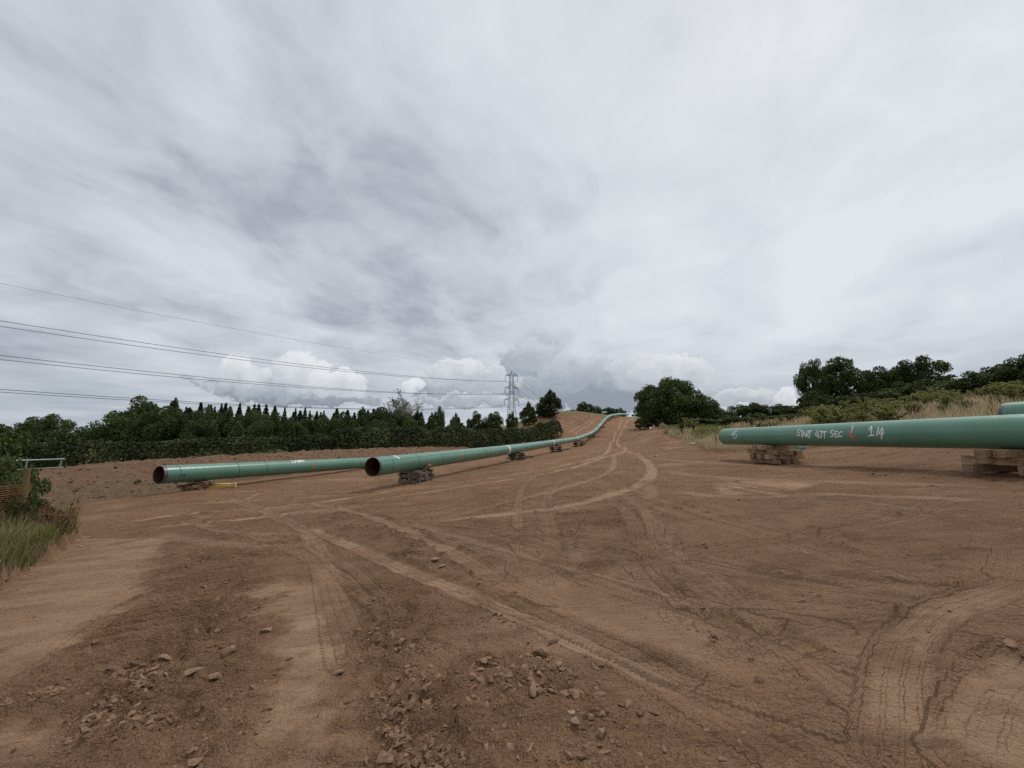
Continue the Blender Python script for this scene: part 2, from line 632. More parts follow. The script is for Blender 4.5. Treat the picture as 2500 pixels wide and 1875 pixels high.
def poly_hit(pts):
    return np.array([hit(*p) for p in pts])


def resample(P, step):
    # Catmull-Rom through the points, then even spacing
    P = np.asarray(P, float)
    if len(P) > 2:
        Q = np.vstack([2 * P[0] - P[1], P, 2 * P[-1] - P[-2]])
        seg = []
        for i in range(1, len(Q) - 2):
            t = np.linspace(0, 1, 12, endpoint=False)[:, None]
            a, b, c, d = Q[i - 1], Q[i], Q[i + 1], Q[i + 2]
            seg.append(0.5 * ((2 * b) + (c - a) * t + (2 * a - 5 * b + 4 * c - d) * t ** 2 + (3 * b - a - 3 * c + d) * t ** 3))
        P = np.vstack(seg + [P[-1:]])
    L = np.concatenate([[0], np.cumsum(np.linalg.norm(np.diff(P, axis=0), axis=1))])
    n = max(2, int(L[-1] / step) + 1)
    s = np.linspace(0, L[-1], n)
    return np.stack([np.interp(s, L, P[:, k]) for k in range(P.shape[1])], -1)


def poly_dist(x, y, P, reach):
    """signed offset and distance along a polyline, for points nearer than reach"""
    d = np.full(x.shape, 1e9)
    s = np.zeros(x.shape)
    lo, hi = P.min(0) - reach, P.max(0) + reach
    idx = np.nonzero((x > lo[0]) & (x < hi[0]) & (y > lo[1]) & (y < hi[1]))[0]
    if len(idx) == 0:
        return d, s
    L = 0.0
    for a, b in zip(P[:-1], P[1:]):
        ab = b - a
        ln = math.hypot(*ab)
        if ln < 1e-9:
            continue
        lo2, hi2 = np.minimum(a, b) - reach, np.maximum(a, b) + reach
        sub = idx[(x[idx] > lo2[0]) & (x[idx] < hi2[0]) & (y[idx] > lo2[1]) & (y[idx] < hi2[1])]
        if len(sub):
            qx, qy = x[sub] - a[0], y[sub] - a[1]
            t = np.clip((qx * ab[0] + qy * ab[1]) / ln ** 2, 0, 1)
            ex, ey = qx - t * ab[0], qy - t * ab[1]
            dd = np.hypot(ex, ey)
            sg = np.where(ab[0] * qy - ab[1] * qx > 0, 1.0, -1.0)
            better = dd < np.abs(d[sub])
            d[sub[better]] = (dd * sg)[better]
            s[sub[better]] = (L + t * ln)[better]
        L += ln
    return d, s


def in_poly(x, y, P, soft):
    """soft membership of a polygon"""
    ins = np.zeros(x.shape, bool)
    n = len(P)
    j = n - 1
    for i in range(n):
        xi, yi, xj, yj = P[i][0], P[i][1], P[j][0], P[j][1]
        c = ((yi > y) != (yj > y)) & (x < (xj - xi) * (y - yi) / (yj - yi + 1e-12) + xi)
        ins ^= c
        j = i
    ring = np.vstack([P, P[:1]])
    d, _ = poly_dist(x, y, ring, soft * 2)
    d = np.where(ins, np.abs(d), -np.abs(d))
    return sstep(d, -soft, soft)


# wheel tracks: (points in the photograph, width m, kind 0 plain dusty 1 tyre ribs 2 fine lugs 3 crawler cleats, depth, dust)
TRACKS = [
    ([(1522, 1025), (1512, 1040), (1502, 1058), (1491, 1080), (1487, 1097), (1472, 1111), (1435, 1123), (1370, 1137), (1290, 1152), (1203, 1165), (1026, 1188), (850, 1215), (640, 1240), (452, 1256), (250, 1285)], 0.55, 0, 0.05, 1.0),
    ([(1549, 1019.5), (1528, 1034), (1516, 1056), (1507, 1080), (1513, 1091), (1528, 1098), (1506, 1108), (1444, 1127), (1363, 1150), (1200, 1176), (1010, 1205), (850, 1232), (700, 1252), (500, 1275), (300, 1298)], 0.55, 0, 0.05, 1.0),
    ([(1533, 1097), (1560, 1110), (1577, 1124), (1590, 1140), (1592, 1155), (1570, 1178), (1500, 1205), (1420, 1228), (1300, 1246), (1150, 1262), (980, 1272)], 0.62, 1, 0.035, 0.85),
    ([(1498, 1110), (1500, 1130), (1485, 1150), (1440, 1172), (1380, 1190), (1300, 1212), (1180, 1232)], 0.5, 0, 0.03, 0.6),
    ([(560, 1215), (640, 1245), (700, 1272), (760, 1292), (860, 1332), (985, 1385), (1090, 1425), (1187, 1460), (1300, 1508), (1410, 1560), (1526, 1612), (1695, 1680), (1921, 1752), (2200, 1850)], 0.38, 1, 0.035, 0.8),
    ([(740, 1225), (830, 1240), (930, 1270), (1030, 1310), (1130, 1360), (1230, 1420), (1330, 1468)], 0.40, 1, 0.03, 0.55),
    ([(970, 1262), (1080, 1300), (1200, 1335), (1356, 1378), (1480, 1405), (1582, 1435), (1700, 1462), (1808, 1475), (2034, 1520), (2260, 1560), (2500, 1592)], 0.44, 1, 0.025, 0.45),
    ([(1420, 1330), (1560, 1380), (1700, 1440), (1850, 1478), (2060, 1498), (2260, 1515), (2500, 1540)], 0.5, 1, 0.02, 0.3),
    ([(2500, 1421), (2408, 1444), (2307, 1483), (2250, 1522), (2218, 1562), (2200, 1610), (2190, 1660), (2190, 1730), (2192, 1875)], 0.36, 2, 0.045, 0.62),
    ([(2560, 1610), (2500, 1650), (2463, 1690), (2430, 1771), (2408, 1875)], 0.46, 2, 0.050, 0.62),
    ([(640, 1200), (600, 1222), (650, 1245), (720, 1275), (770, 1320), (800, 1390), (830, 1480), (870, 1600)], 0.42, 1, 0.03, 0.5),
    ([(400, 1250), (500, 1262), (480, 1272), (530, 1290), (640, 1303), (760, 1303)], 0.45, 1, 0.03, 0.4),
    ([(380, 1300), (480, 1318), (600, 1330), (740, 1328)], 0.5, 0, 0.03, 0.35),
    ([(640, 1330), (520, 1395), (440, 1450), (370, 1510), (290, 1580), (180, 1690)], 1.0, 3, 0.02, 0.0),
    ([(1590, 1180), (1588, 1200), (1590, 1222)], 0.5, 0, 0.02, 0.4),
    ([(1595, 1265), (1605, 1295), (1625, 1330)], 0.45, 1, 0.02, 0.3),
    ([(1390, 1305), (1370, 1340), (1350, 1370)], 0.45, 1, 0.02, 0.3),
    ([(1060, 1175), (940, 1198), (760, 1212), (560, 1222), (420, 1232)], 0.5, 0, 0.04, 0.5),
    ([(1390, 1056), (1410, 1044), (1432, 1032), (1455, 1022)], 0.55, 0, 0.08, 0.9),
    ([(1402, 1060), (1420, 1048), (1440, 1036), (1464, 1024)], 0.55, 0, 0.08, 0.9),
    ([(1600, 1120), (1700, 1126), (1850, 1136), (2050, 1142)], 0.7, 0, 0.02, 0.5),
    ([(1620, 1150), (1750, 1165), (1950, 1172), (2200, 1178), (2490, 1190)], 0.8, 0, 0.02, 0.5),
    ([(1640, 1200), (1800, 1212), (2000, 1205), (2250, 1215), (2500, 1225)], 0.6, 0, 0.02, 0.55),
]
_tr = random.Random(5)


def _fan(a, b, bow, wd, dust_):
    """a faint pass of one wheel between two points of the photograph"""
    P0, P1 = hit(*a), hit(*b)
    m = (P0 + P1) / 2
    n = np.array([-(P1 - P0)[1], (P1 - P0)[0]])
    return np.array([P0, (P0 + m) / 2 + n * bow * 0.75, m + n * bow, (P1 + m) / 2 + n * bow * 0.75, P1]), wd, dust_


FAINT = []
for (a_, b_, bow_, k_) in [((1540, 1105), (1300, 1400), -0.10, 3), ((1520, 1110), (900, 1300), 0.10, 3), ((1560, 1120), (2300, 1420), -0.10, 3), ((1500, 1115), (620, 1262), 0.06, 3),
                           ((900, 1262), (2450, 1500), 0.03, 3), ((1000, 1300), (2100, 1640), 0.04, 3), ((1250, 1300), (2500, 1460), -0.05, 2), ((1150, 1440), (2000, 1860), 0.05, 3),
                           ((1600, 1140), (2500, 1300), -0.03, 3), ((2400, 1215), (1300, 1420), 0.05, 2), ((700, 1240), (180, 1330), 0.05, 2), ((500, 1290), (950, 1500), 0.05, 2),
                           ((1420, 1190), (1480, 1400), 0.08, 2), ((1620, 1280), (1700, 1520), -0.06, 2), ((2500, 1340), (1850, 1560), 0.08, 2), ((1540, 1300), (2250, 1840), 0.04, 2)]:
    for q_ in range(k_):
        j_ = lambda s_: _tr.uniform(-s_, s_)
        P_, w_, d_ = _fan((a_[0] + j_(40), a_[1] + j_(8)), (b_[0] + j_(90), b_[1] + j_(14)), bow_ + j_(0.03), _tr.uniform(0.26, 0.42), _tr.uniform(0.10, 0.38))
        FAINT.append((resample(P_, 0.25), w_, 1, _tr.uniform(0.010, 0.024), d_))
TRACK_W = [(resample(poly_hit(t[0]), 0.12 if i not in (0, 1, 18, 19) else 0.5),) + t[1:] for i, t in enumerate(TRACKS)]

DUST_POLY = [([(186, 1312), (430, 1304), (362, 1369), (339, 1448), (271, 1504), (113, 1600), (-60, 1720), (-60, 1470)], 0.72),
             ([(640, 1425), (795, 1414), (818, 1487), (808, 1646), (820, 1900), (640, 1900), (672, 1702), (667, 1532)], 0.9),
             ([(1740, 1180), (1880, 1168), (2000, 1180), (1900, 1205), (1760, 1208)], 0.9),
             ([(1150, 1395), (1300, 1400), (1560, 1480), (1700, 1560), (1500, 1570), (1250, 1480)], 0.45),
             ([(-60, 1840), (120, 1730), (180, 1720), (60, 1850), (-60, 1900)], 0.7)]
DUST_W = [(poly_hit(p), k) for p, k in DUST_POLY]
CLOD_POLY = [([(440, 1345), (640, 1335), (640, 1520), (660, 1700), (620, 1900), (-60, 1900), (-60, 1760), (150, 1630), (360, 1480)], 1.0),
             ([(800, 1400), (1000, 1420), (1180, 1500), (1330, 1580), (1460, 1700), (1560, 1830), (1660, 1900), (830, 1900), (812, 1640), (830, 1500)], 0.85),
             ([(860, 1240), (1100, 1300), (1200, 1360), (1330, 1470), (1100, 1400), (930, 1320), (760, 1262)], 0.8),
             ([(440, 1275), (760, 1300), (770, 1340), (500, 1330)], 0.5),
             ([(1340, 1255), (1700, 1220), (1710, 1245), (1500, 1290), (1330, 1330), (1200, 1330)], 0.7),
             ([(1150, 1215), (1300, 1200), (1480, 1215), (1300, 1245), (1130, 1262)], 0.5),
             ([(1640, 1320), (1720, 1330), (1700, 1350), (1620, 1340)], 0.8),
             ([(1780, 1510), (1880, 1520), (1920, 1570), (1820, 1590), (1760, 1550)], 0.7),
             ([(1990, 1630), (2150, 1660), (2160, 1740), (2000, 1700)], 0.6)]
CLOD_W = [(poly_hit(p), k) for p, k in CLOD_POLY]

# raised verges left uncut: soil lip, then turf
VERGE_L = np.vstack([poly_hit([(-260, 1620), (-120, 1530), (0, 1440), (60, 1397), (120, 1364), (188, 1311)]), [[-11.6, 10.7], [-12.6, 11.3], [-17, 12.5], [-30, 16], [-45, 10], [-40, -10], [-12, -8]]])
VERGE_R = np.vstack([poly_hit([(1636, 1067), (1665, 1076), (1698, 1088), (1727, 1104), (1775, 1106), (1856, 1101)]), [[19.5, 27.3], [21.5, 24.5], [20.5, 20], [21.5, 15], [22.5, 8], [24, 0], [26, -15], [120, -15], [120, 95], [60, 105], [40, 92], [33, 82], [27, 70]]])


CUT = resample(poly_hit([(1362, 1052), (1380, 1042), (1398, 1035), (1417, 1028), (1436, 1022), (1452, 1018)]), 0.8)


def clod_mask(x, y):
    c = np.zeros(x.shape)
    for P, k in CLOD_W:
        c = np.maximum(c, k * in_poly(x, y, P, 0.45))
    return c


def ground_layers(x, y):
    """height and surface masks of the stripped soil at points (flat arrays)"""
    z = macro(x, y)
    near = np.hypot(x, y) < 220
    dist = np.hypot(x, y)
    z += 0.06 * fbm(x, y, 0.22, 3) * np.where(near, 1, 0)
    warp = fbm(x, y, 0.9, 3, off=3.1)
    streak = fbm(x * 0.30 - y * 0.1, y * 1.0 + x * 0.1, 0.55, 4, off=7.7)     # drag marks left by the blade
    streak2 = fbm(x * 0.22 + y * 0.25, y * 1.3 - x * 0.25, 1.3, 4, 0.6, off=19.0)
    dust = sstep(0.55 * fbm(x, y, 0.35, 4, off=31.0) + 0.75 * streak, 0.05, 0.75) * 0.55
    lumpy = fbm(x, y, 1.3, 4, 0.6, off=61.0)
    clod = clod_mask(x + 0.45 * lumpy, y + 0.45 * lumpy) * (0.45 + 0.75 * sstep(lumpy, -0.35, 0.45))
    patch = sstep(fbm(x, y, 0.30, 4, off=55.0), 0.18, 0.45)
    clod = np.maximum(clod, 0.50 * patch * sstep(lumpy, -0.3, 0.3)) + 0.10
    for P, k in DUST_W:
        rg = fbm(x, y, 1.7, 5, 0.62, off=27.0)
        mm = in_poly(x + 0.30 * rg, y + 0.30 * rg, P, 0.20)
        dust = np.maximum(dust, mm * k * (0.62 + 0.38 * sstep(streak2, -0.3, 0.3)))
        clod *= 1 - mm * 0.97
    rag = fbm(x, y, 2.6, 4, 0.6, off=21.0)
    brk = sstep(fbm(x, y, 0.9, 4, 0.6, off=23.0), -0.45, 0.35)
    trk = np.zeros((len(x), 3))
    trk[:, 0] = 3.0
    dz = np.zeros(len(x))
    best = np.full(len(x), 9.0)
    flat = np.zeros(len(x))
    for P, wd, kind, depth, dk in FAINT + TRACK_W:
        d, s = poly_dist(x, y, P, wd * 1.6)
        on = np.abs(d) < wd * 1.5
        if not on.any():
            continue
        e = d[on] / (wd * 0.5)
        a = np.abs(e)
        Ltot = s[on].max()
        fade = sstep(s[on], 0, min(1.2, 0.1 * Ltot)) * (1 - sstep(s[on], Ltot - min(1.8, 0.15 * Ltot), Ltot))
        ragged = a + 0.28 * rag[on]
        body = (1 - sstep(ragged, 0.55, 1.15)) * fade
        berm = np.exp(-((a - 1.28) / 0.22) ** 2) * fade
        ii = np.nonzero(on)[0]
        wob = 0.7 + 0.6 * fbm(x[on], y[on], 0.7, 2, off=2.0)
        wob = np.clip(wob, 0.15, 1.2)
        prof = -depth * body * wob + 0.55 * depth * berm * wob
        if kind == 3:
            cl = np.sin(s[on] * 2 * math.pi / 0.215 + 1.5 * warp[on] + 0.5 * e)
            prof = 0.042 * body * (np.sign(cl) * np.abs(cl) ** 0.6) * np.clip(0.5 + 0.9 * brk[on], 0.2, 1.1)
        dz[ii] += prof
        dust[ii] = np.maximum(dust[ii] * (1 - 0.6 * body * (dk > 0)), dk * body * np.clip(0.45 + 0.9 * brk[on], 0.62 if kind == 0 else 0.30, 1))
        if kind == 3:
            clod[ii] *= 1 - 0.7 * body
        if kind != 3:
            flat[ii] = np.maximum(flat[ii], body * 0.9)
        better = a < best[ii]
        if kind == 2:
            better = a < 1.1
            a = a - 3.0
        sel = better & (a < 1.25)
        jj = ii[sel]
        best[jj] = a[sel]
        trk[jj, 0] = e[sel]
        trk[jj, 1] = s[on][sel]
        trk[jj, 2] = kind
    clod = np.clip(clod * (1 - flat), 0, 1)
    z += dz
    # broken soil: ridged lumps
    nearf = sstep(45 - dist, 0, 20)
    r1 = fbm(x + 0.06 * warp, y, 3.1, 3, 0.55, off=4.4)
    r2 = np.abs(fbm(x, y + 0.1 * warp, 7.5, 3, 0.55, off=9.9))
    k = np.nonzero((dist < 24) & (clod > 0.06))[0]          # slabs and lumps with cracks between them
    wx_, wy_ = x[k] + 0.07 * r1[k], y[k] + 0.07 * warp[k]
    for fq, am, sd in ((3.6, 0.055, 3), (7.5, 0.036, 9)):
        gap, val = worley(wx_ * 0.85 + 0.2 * wy_, wy_, fq, sd)
        z[k] += clod[k] * am * (sstep(gap, 0.02, 0.28) * (0.25 + 0.9 * val) - 0.35)
    z += clod * (0.060 * r1 + 0.060 * r2) * (0.35 + 0.65 * nearf)
    z += (0.020 * streak2 + 0.012 * fbm(x * 0.45 - 0.15 * y, y * 1.3, 2.2, 3, off=12.0)) * (1 - 0.8 * flat) * (1 - clod * 0.4)
    z += 0.030 * streak * (1 - flat) * sstep(dist, 4, 12)
    # bank left by the cut on the left of the pipe, up the hill
    d, s = poly_dist(x, y, CUT, 4.0)
    on = np.exp(-(d / 0.9) ** 2)
    z += on * (0.75 + 0.5 * r1)
    clod = np.maximum(clod, on)
    dust = np.maximum(dust, 0.55 * on)
    # verges
    vl = in_poly(x + 0.10 * warp, y + 0.10 * warp, VERGE_L, 0.07)
    vr = in_poly(x + 0.22 * warp, y + 0.22 * warp, VERGE_R, 0.22)
    z += vl * (0.42 + 0.06 * r1) + vr * (0.28 + 0.05 * r1)
    lip = 4 * vl * (1 - vl)
    z += lip * 0.10 * r1
    clod = np.maximum(clod, 0.8 * lip)
    turf_l = in_poly(x, y, VERGE_L, 0.14) ** 3
    turf_r = in_poly(x, y, VERGE_R, 0.35) ** 3
    # land that was never stripped: beyond the hedge and over the mound's top
    left = sstep(-line_s(x, y) - 21, 0, 3)
    field = np.maximum(left, np.maximum(sstep(y, 175, 190), sstep(x - (31 + 0.1 * y), 0, 4) * sstep(y, 78, 90)))
    mound = sstep(y + 1.2 * fbm(x, y, 0.3, 2) * 4, 128, 136) * sstep(37.0 - x - 0.20 * (y - 130), -1.5, 2.0) * (x < 34)
    grass = np.maximum.reduce([turf_l, turf_r, field, mound])
    dust *= 1 - grass
    return z, np.clip(dust, 0, 1), clod, grass, trk


def axis(breaks):
    """graded coordinates: list of (end, spacing at end), spacing grows between"""
    xs = [0.0]
    x = 0.0
    for (e0, s0), (e1, s1) in zip(breaks[:-1], breaks[1:]):
        while x < e1:
            t = (x - e0) / (e1 - e0)
            x += s0 + (s1 - s0) * max(0.0, t)
            xs.append(x)
    return np.array(xs)


_gx = axis([(0, .030), (4, .034), (9, .056), (20, .17), (45, .50), (120, 2.0), (400, 30), (6000, 600)])
GX = np.concatenate([-_gx[:0:-1], _gx])
_gy = axis([(0, .022), (2.6, .028), (7, .052), (16, .12), (35, .27), (90, .65), (190, 1.4), (420, 25), (6000, 600)])
_gb = axis([(0, .2), (10, 1.0), (60, 8), (400, 60), (6000, 600)])
GY = np.concatenate([1.4 - _gb[:0:-1], 1.4 + _gy])
nx, ny = len(GX), len(GY)
XX, YY = np.meshgrid(GX, GY)
gz, gdust, gclod, ggrass, gtrk = ground_layers(XX.ravel(), YY.ravel())
GZ = gz.reshape(ny, nx)


def zg(x, y):
    """ground height by interpolation of the built sheet"""
    x = np.atleast_1d(np.asarray(x, float))
    y = np.atleast_1d(np.asarray(y, float))
    i = np.clip(np.searchsorted(GX, x) - 1, 0, nx - 2)
    j = np.clip(np.searchsorted(GY, y) - 1, 0, ny - 2)
    u = (x - GX[i]) / (GX[i + 1] - GX[i])
    v = (y - GY[j]) / (GY[j + 1] - GY[j])
    r = (GZ[j, i] * (1 - u) + GZ[j, i + 1] * u) * (1 - v) + (GZ[j + 1, i] * (1 - u) + GZ[j + 1, i + 1] * u) * v
    return r if len(r) > 1 else float(r[0])


def gmask(arr, x, y):
    a = arr.reshape(ny, nx)
    i = np.clip(np.searchsorted(GX, x) - 1, 0, nx - 2)
    j = np.clip(np.searchsorted(GY, y) - 1, 0, ny - 2)
    return a[j, i]


def soil_material(name, heap=False):
    m, T, b = principled(name, (0.2, 0.12, 0.08), 0.95, 0.10)
    geo = T.node('ShaderNodeNewGeometry')
    pos = geo.outputs['Position']

    def attr(n_, vec=False):
        nd = T.node('ShaderNodeAttribute', attribute_name=n_)
        return nd.outputs['Vector'] if vec else nd.outputs['Fac']
    big = T.noise(pos, 0.35, 3.0, 0.55)
    mid = T.noise(pos, 2.3, 4.0, 0.6)
    fine = T.noise(pos, 22.0, 4.0, 0.65)
    c = T.mix(T.smooth(big, 0.33, 0.68), rgb(0.224, 0.121, 0.067), rgb(0.308, 0.173, 0.097))
    c = T.mix(T.m('MULTIPLY', T.smooth(mid, 0.42, 0.70), 0.60), c, rgb(0.352, 0.213, 0.125))
    c = T.mix(T.m('MULTIPLY', T.smooth(fine, 0.48, 0.72), 0.50), c, rgb(0.360, 0.228, 0.143))
    c = T.mix(T.m('MULTIPLY', T.smooth(T.noise(pos, 60.0, 2.0, 0.6), 0.52, 0.32), 0.65), c, rgb(0.115, 0.062, 0.037))
    drag = T.vm('MULTIPLY', pos, (0.55, 1.35, 1.0))
    bmp = T.noise(drag, 8.0, 5.0, 0.68)
    bmp2 = T.noise(pos, 55.0, 3.0, 0.65)
    if heap:
        c = T.mix(0.55, c, rgb(0.120, 0.078, 0.054))
        c = T.mix(T.m('MULTIPLY', T.smooth(T.noise(pos, 5.5, 5.0, 0.65), 0.50, 0.7), 0.55), c, rgb(0.24, 0.165, 0.12))
        g = attr('grass')
        gn = T.smooth(T.m('ADD', T.m('MULTIPLY', g, 0.9), T.m('SUBTRACT', T.noise(pos, 1.7, 6.0, 0.65), 0.5)), 0.45, 0.75)
        c = T.mix(T.m('MULTIPLY', T.m('MULTIPLY', gn, T.smooth(T.noise(pos, 3.0, 4.0, 0.7), 0.38, 0.62)), 0.62), c, rgb(0.110, 0.100, 0.058))
        h = T.m('ADD', T.m('MULTIPLY', T.noise(pos, 6.0, 8.0, 0.7), 0.10), T.m('MULTIPLY', bmp2, 0.02))
    else:
        dust, clod, grass = attr('dust'), attr('clod'), attr('grass')
        trk = attr('track', True)
        td, ts, tk = T.sep(trk)
        dn = T.m('MULTIPLY', dust, T.smooth(T.noise(drag, 6.0, 4.0, 0.65), 0.25, 0.56, 0.30, 1.0))
        c = T.mix(T.m('MULTIPLY', dn, 0.72), c, rgb(0.420, 0.281, 0.182))
        c = T.mix(T.m('MULTIPLY', clod, 0.25), c, rgb(0.190, 0.108, 0.066))
        damp = T.noise(T.vm('MULTIPLY', pos, (0.30, 1.5, 1.0)), 1.6, 5.0, 0.68)
        c = T.mix(T.m('MULTIPLY', T.smooth(damp, 0.50, 0.68), T.m('SUBTRACT', 0.55, T.m('MULTIPLY', dust, 0.4))), c, rgb(0.140, 0.077, 0.045))
        # faint green of weeds and the turf's own earth
        gc = T.mix(T.smooth(T.noise(pos, 0.9, 6.0, 0.65), 0.35, 0.65), rgb(0.100, 0.105, 0.045), rgb(0.23, 0.185, 0.105))
        c = T.mix(grass, c, gc)
        # tyre marks: ribs along the track, lugs across it
        ina = T.smooth(T.m('ABSOLUTE', td), 1.0, 0.88)
        wob = T.m('MULTIPLY', T.m('SUBTRACT', T.noise(pos, 7.0, 2.0, 0.6), 0.5), 0.22)
        rib = T.m('SINE', T.m('MULTIPLY', T.m('ADD', td, wob), 13.5))
        ribs = T.smooth(rib, 0.30, 1.0)
        lug = T.m('SINE', T.m('ADD', T.m('MULTIPLY', ts, 2 * math.pi / 0.075), T.m('MULTIPLY', td, 2.5)))
        lugs = T.smooth(lug, 0.45, 0.95)
        is1 = T.m('LESS_THAN', T.m('ABSOLUTE', T.m('SUBTRACT', tk, 1.0)), 0.4)
        is2 = T.m('LESS_THAN', T.m('ABSOLUTE', T.m('SUBTRACT', tk, 2.0)), 0.4)
        keep = T.smooth(T.noise(pos, 2.0, 2.0, 0.6), 0.30, 0.46)
        tread = T.m('ADD', T.m('MULTIPLY', is2, T.m('ADD', ribs, T.m('MULTIPLY', lugs, 0.40))),
                    T.m('MULTIPLY', is1, T.m('ADD', T.m('MULTIPLY', ribs, 0.75), T.m('MULTIPLY', lugs, 0.30))))
        tread = T.m('MULTIPLY', T.m('MULTIPLY', tread, ina), keep)
        # angular crumbs
        vo = T.node('ShaderNodeTexVoronoi', feature='DISTANCE_TO_EDGE')
        T.put(vo.inputs['Vector'], pos)
        vo.inputs['Scale'].default_value = 19.0
        crumb = T.m('MULTIPLY', T.smooth(vo.outputs['Distance'], 0.0, 0.16), T.m('MULTIPLY', clod, 0.013))
        rough_amt = T.m('SUBTRACT', 1.0, T.m('MULTIPLY', dust, 0.68))
        h = T.m('ADD', T.m('MULTIPLY', T.m('MULTIPLY', bmp, 0.135), rough_amt), T.m('MULTIPLY', T.m('MULTIPLY', bmp2, 0.030), T.m('ADD', rough_amt, 0.2)))
        h = T.m('ADD', h, T.m('SUBTRACT', crumb, T.m('MULTIPLY', tread, 0.017)))
    bp = T.node('ShaderNodeBump')
    bp.inputs['Strength'].default_value = 1.0
    bp.inputs['Distance'].default_value = 1.0
    T.put(bp.inputs['Height'], h)
    T.l.new(bp.outputs[0], b.inputs['Normal'])
    T.l.new(c, b.inputs['Base Color'])
    return m


SOIL = soil_material('bare soil')
HEAP = soil_material('heaped topsoil', True)
_i = np.arange(nx - 1)[None]
_j = np.arange(ny - 1)[:, None] * nx
_f = np.stack([_j + _i, _j + _i + 1, _j + nx + _i + 1, _j + nx + _i], -1).reshape(-1, 4)
ground = link('ground', new_mesh('ground', np.stack([XX.ravel(), YY.ravel(), gz], -1), _f, True,
                                 {'dust': gdust, 'clod': gclod, 'grass': ggrass, 'track': gtrk}), SOIL)
tag(ground, kind='structure')
print('ground verts', nx, ny, nx * ny)


# ------------------------------------------------------------------ pipe materials
PR = 0.457                                              # 914 mm pipe


def coating_material():
    m, T, b = principled('green epoxy coating', (0.085, 0.275, 0.205), 0.36, 0.5)
    tc = T.node('ShaderNodeTexCoord')
    o = tc.outputs['Object']
    n = T.noise(o, 0.7, 5.0, 0.6)
    n2 = T.noise(T.vm('MULTIPLY', o, (1.0, 1.0, 4.0)), 9.0, 5.0, 0.65)
    c = T.mix(T.smooth(n, 0.3, 0.7), rgb(0.092, 0.218, 0.154), rgb(0.118, 0.252, 0.182))
    c = T.mix(T.m('MULTIPLY', T.smooth(n2, 0.52, 0.75), 0.30), c, rgb(0.21, 0.29, 0.225))      # dust film
    c = T.mix(T.m('MULTIPLY', T.smooth(T.noise(o, 30.0, 3.0, 0.6), 0.66, 0.74), 0.35), c, rgb(0.20, 0.22, 0.17))
    T.l.new(c, b.inputs['Base Color'])
    T.put(b.inputs['Roughness'], T.smooth(n2, 0.3, 0.7, 0.24, 0.40))
    bp = T.node('ShaderNodeBump')
    bp.inputs['Strength'].default_value = 0.08
    bp.inputs['Distance'].default_value = 0.02
    T.put(bp.inputs['Height'], T.noise(o, 4.0, 4.0, 0.55))
    T.l.new(bp.outputs[0], b.inputs['Normal'])
    return m


GREEN = coating_material()
SEAM = mottled('dark green coating edge', (0.030, 0.115, 0.085), (0.045, 0.150, 0.110), 12, 0.5)
WRAP = mottled('white joint wrap', (0.62, 0.66, 0.66), (0.74, 0.77, 0.77), 5, 0.5)
STEEL = mottled('bare steel end', (0.075, 0.068, 0.070), (0.155, 0.145, 0.150), 14, 0.42, 0.5, bump=0.2, metal=0.35)
RUST = mottled('rusty pipe bore', (0.045, 0.019, 0.011), (0.095, 0.038, 0.019), 9, 0.9, 0.1, bump=0.3)
CHALK = mottled('white paint marker', (0.68, 0.70, 0.68), (0.80, 0.82, 0.80), 30, 0.7)
ORANGE = mottled('orange marker paint', (0.55, 0.145, 0.045), (0.70, 0.21, 0.07), 22, 0.7)
BLACKCAP = mottled('black pipe cap', (0.012, 0.012, 0.014), (0.022, 0.022, 0.024), 6, 0.55)
DARKINK = mottled('faint dark stencil', (0.050, 0.150, 0.112), (0.058, 0.170, 0.126), 20, 0.5)


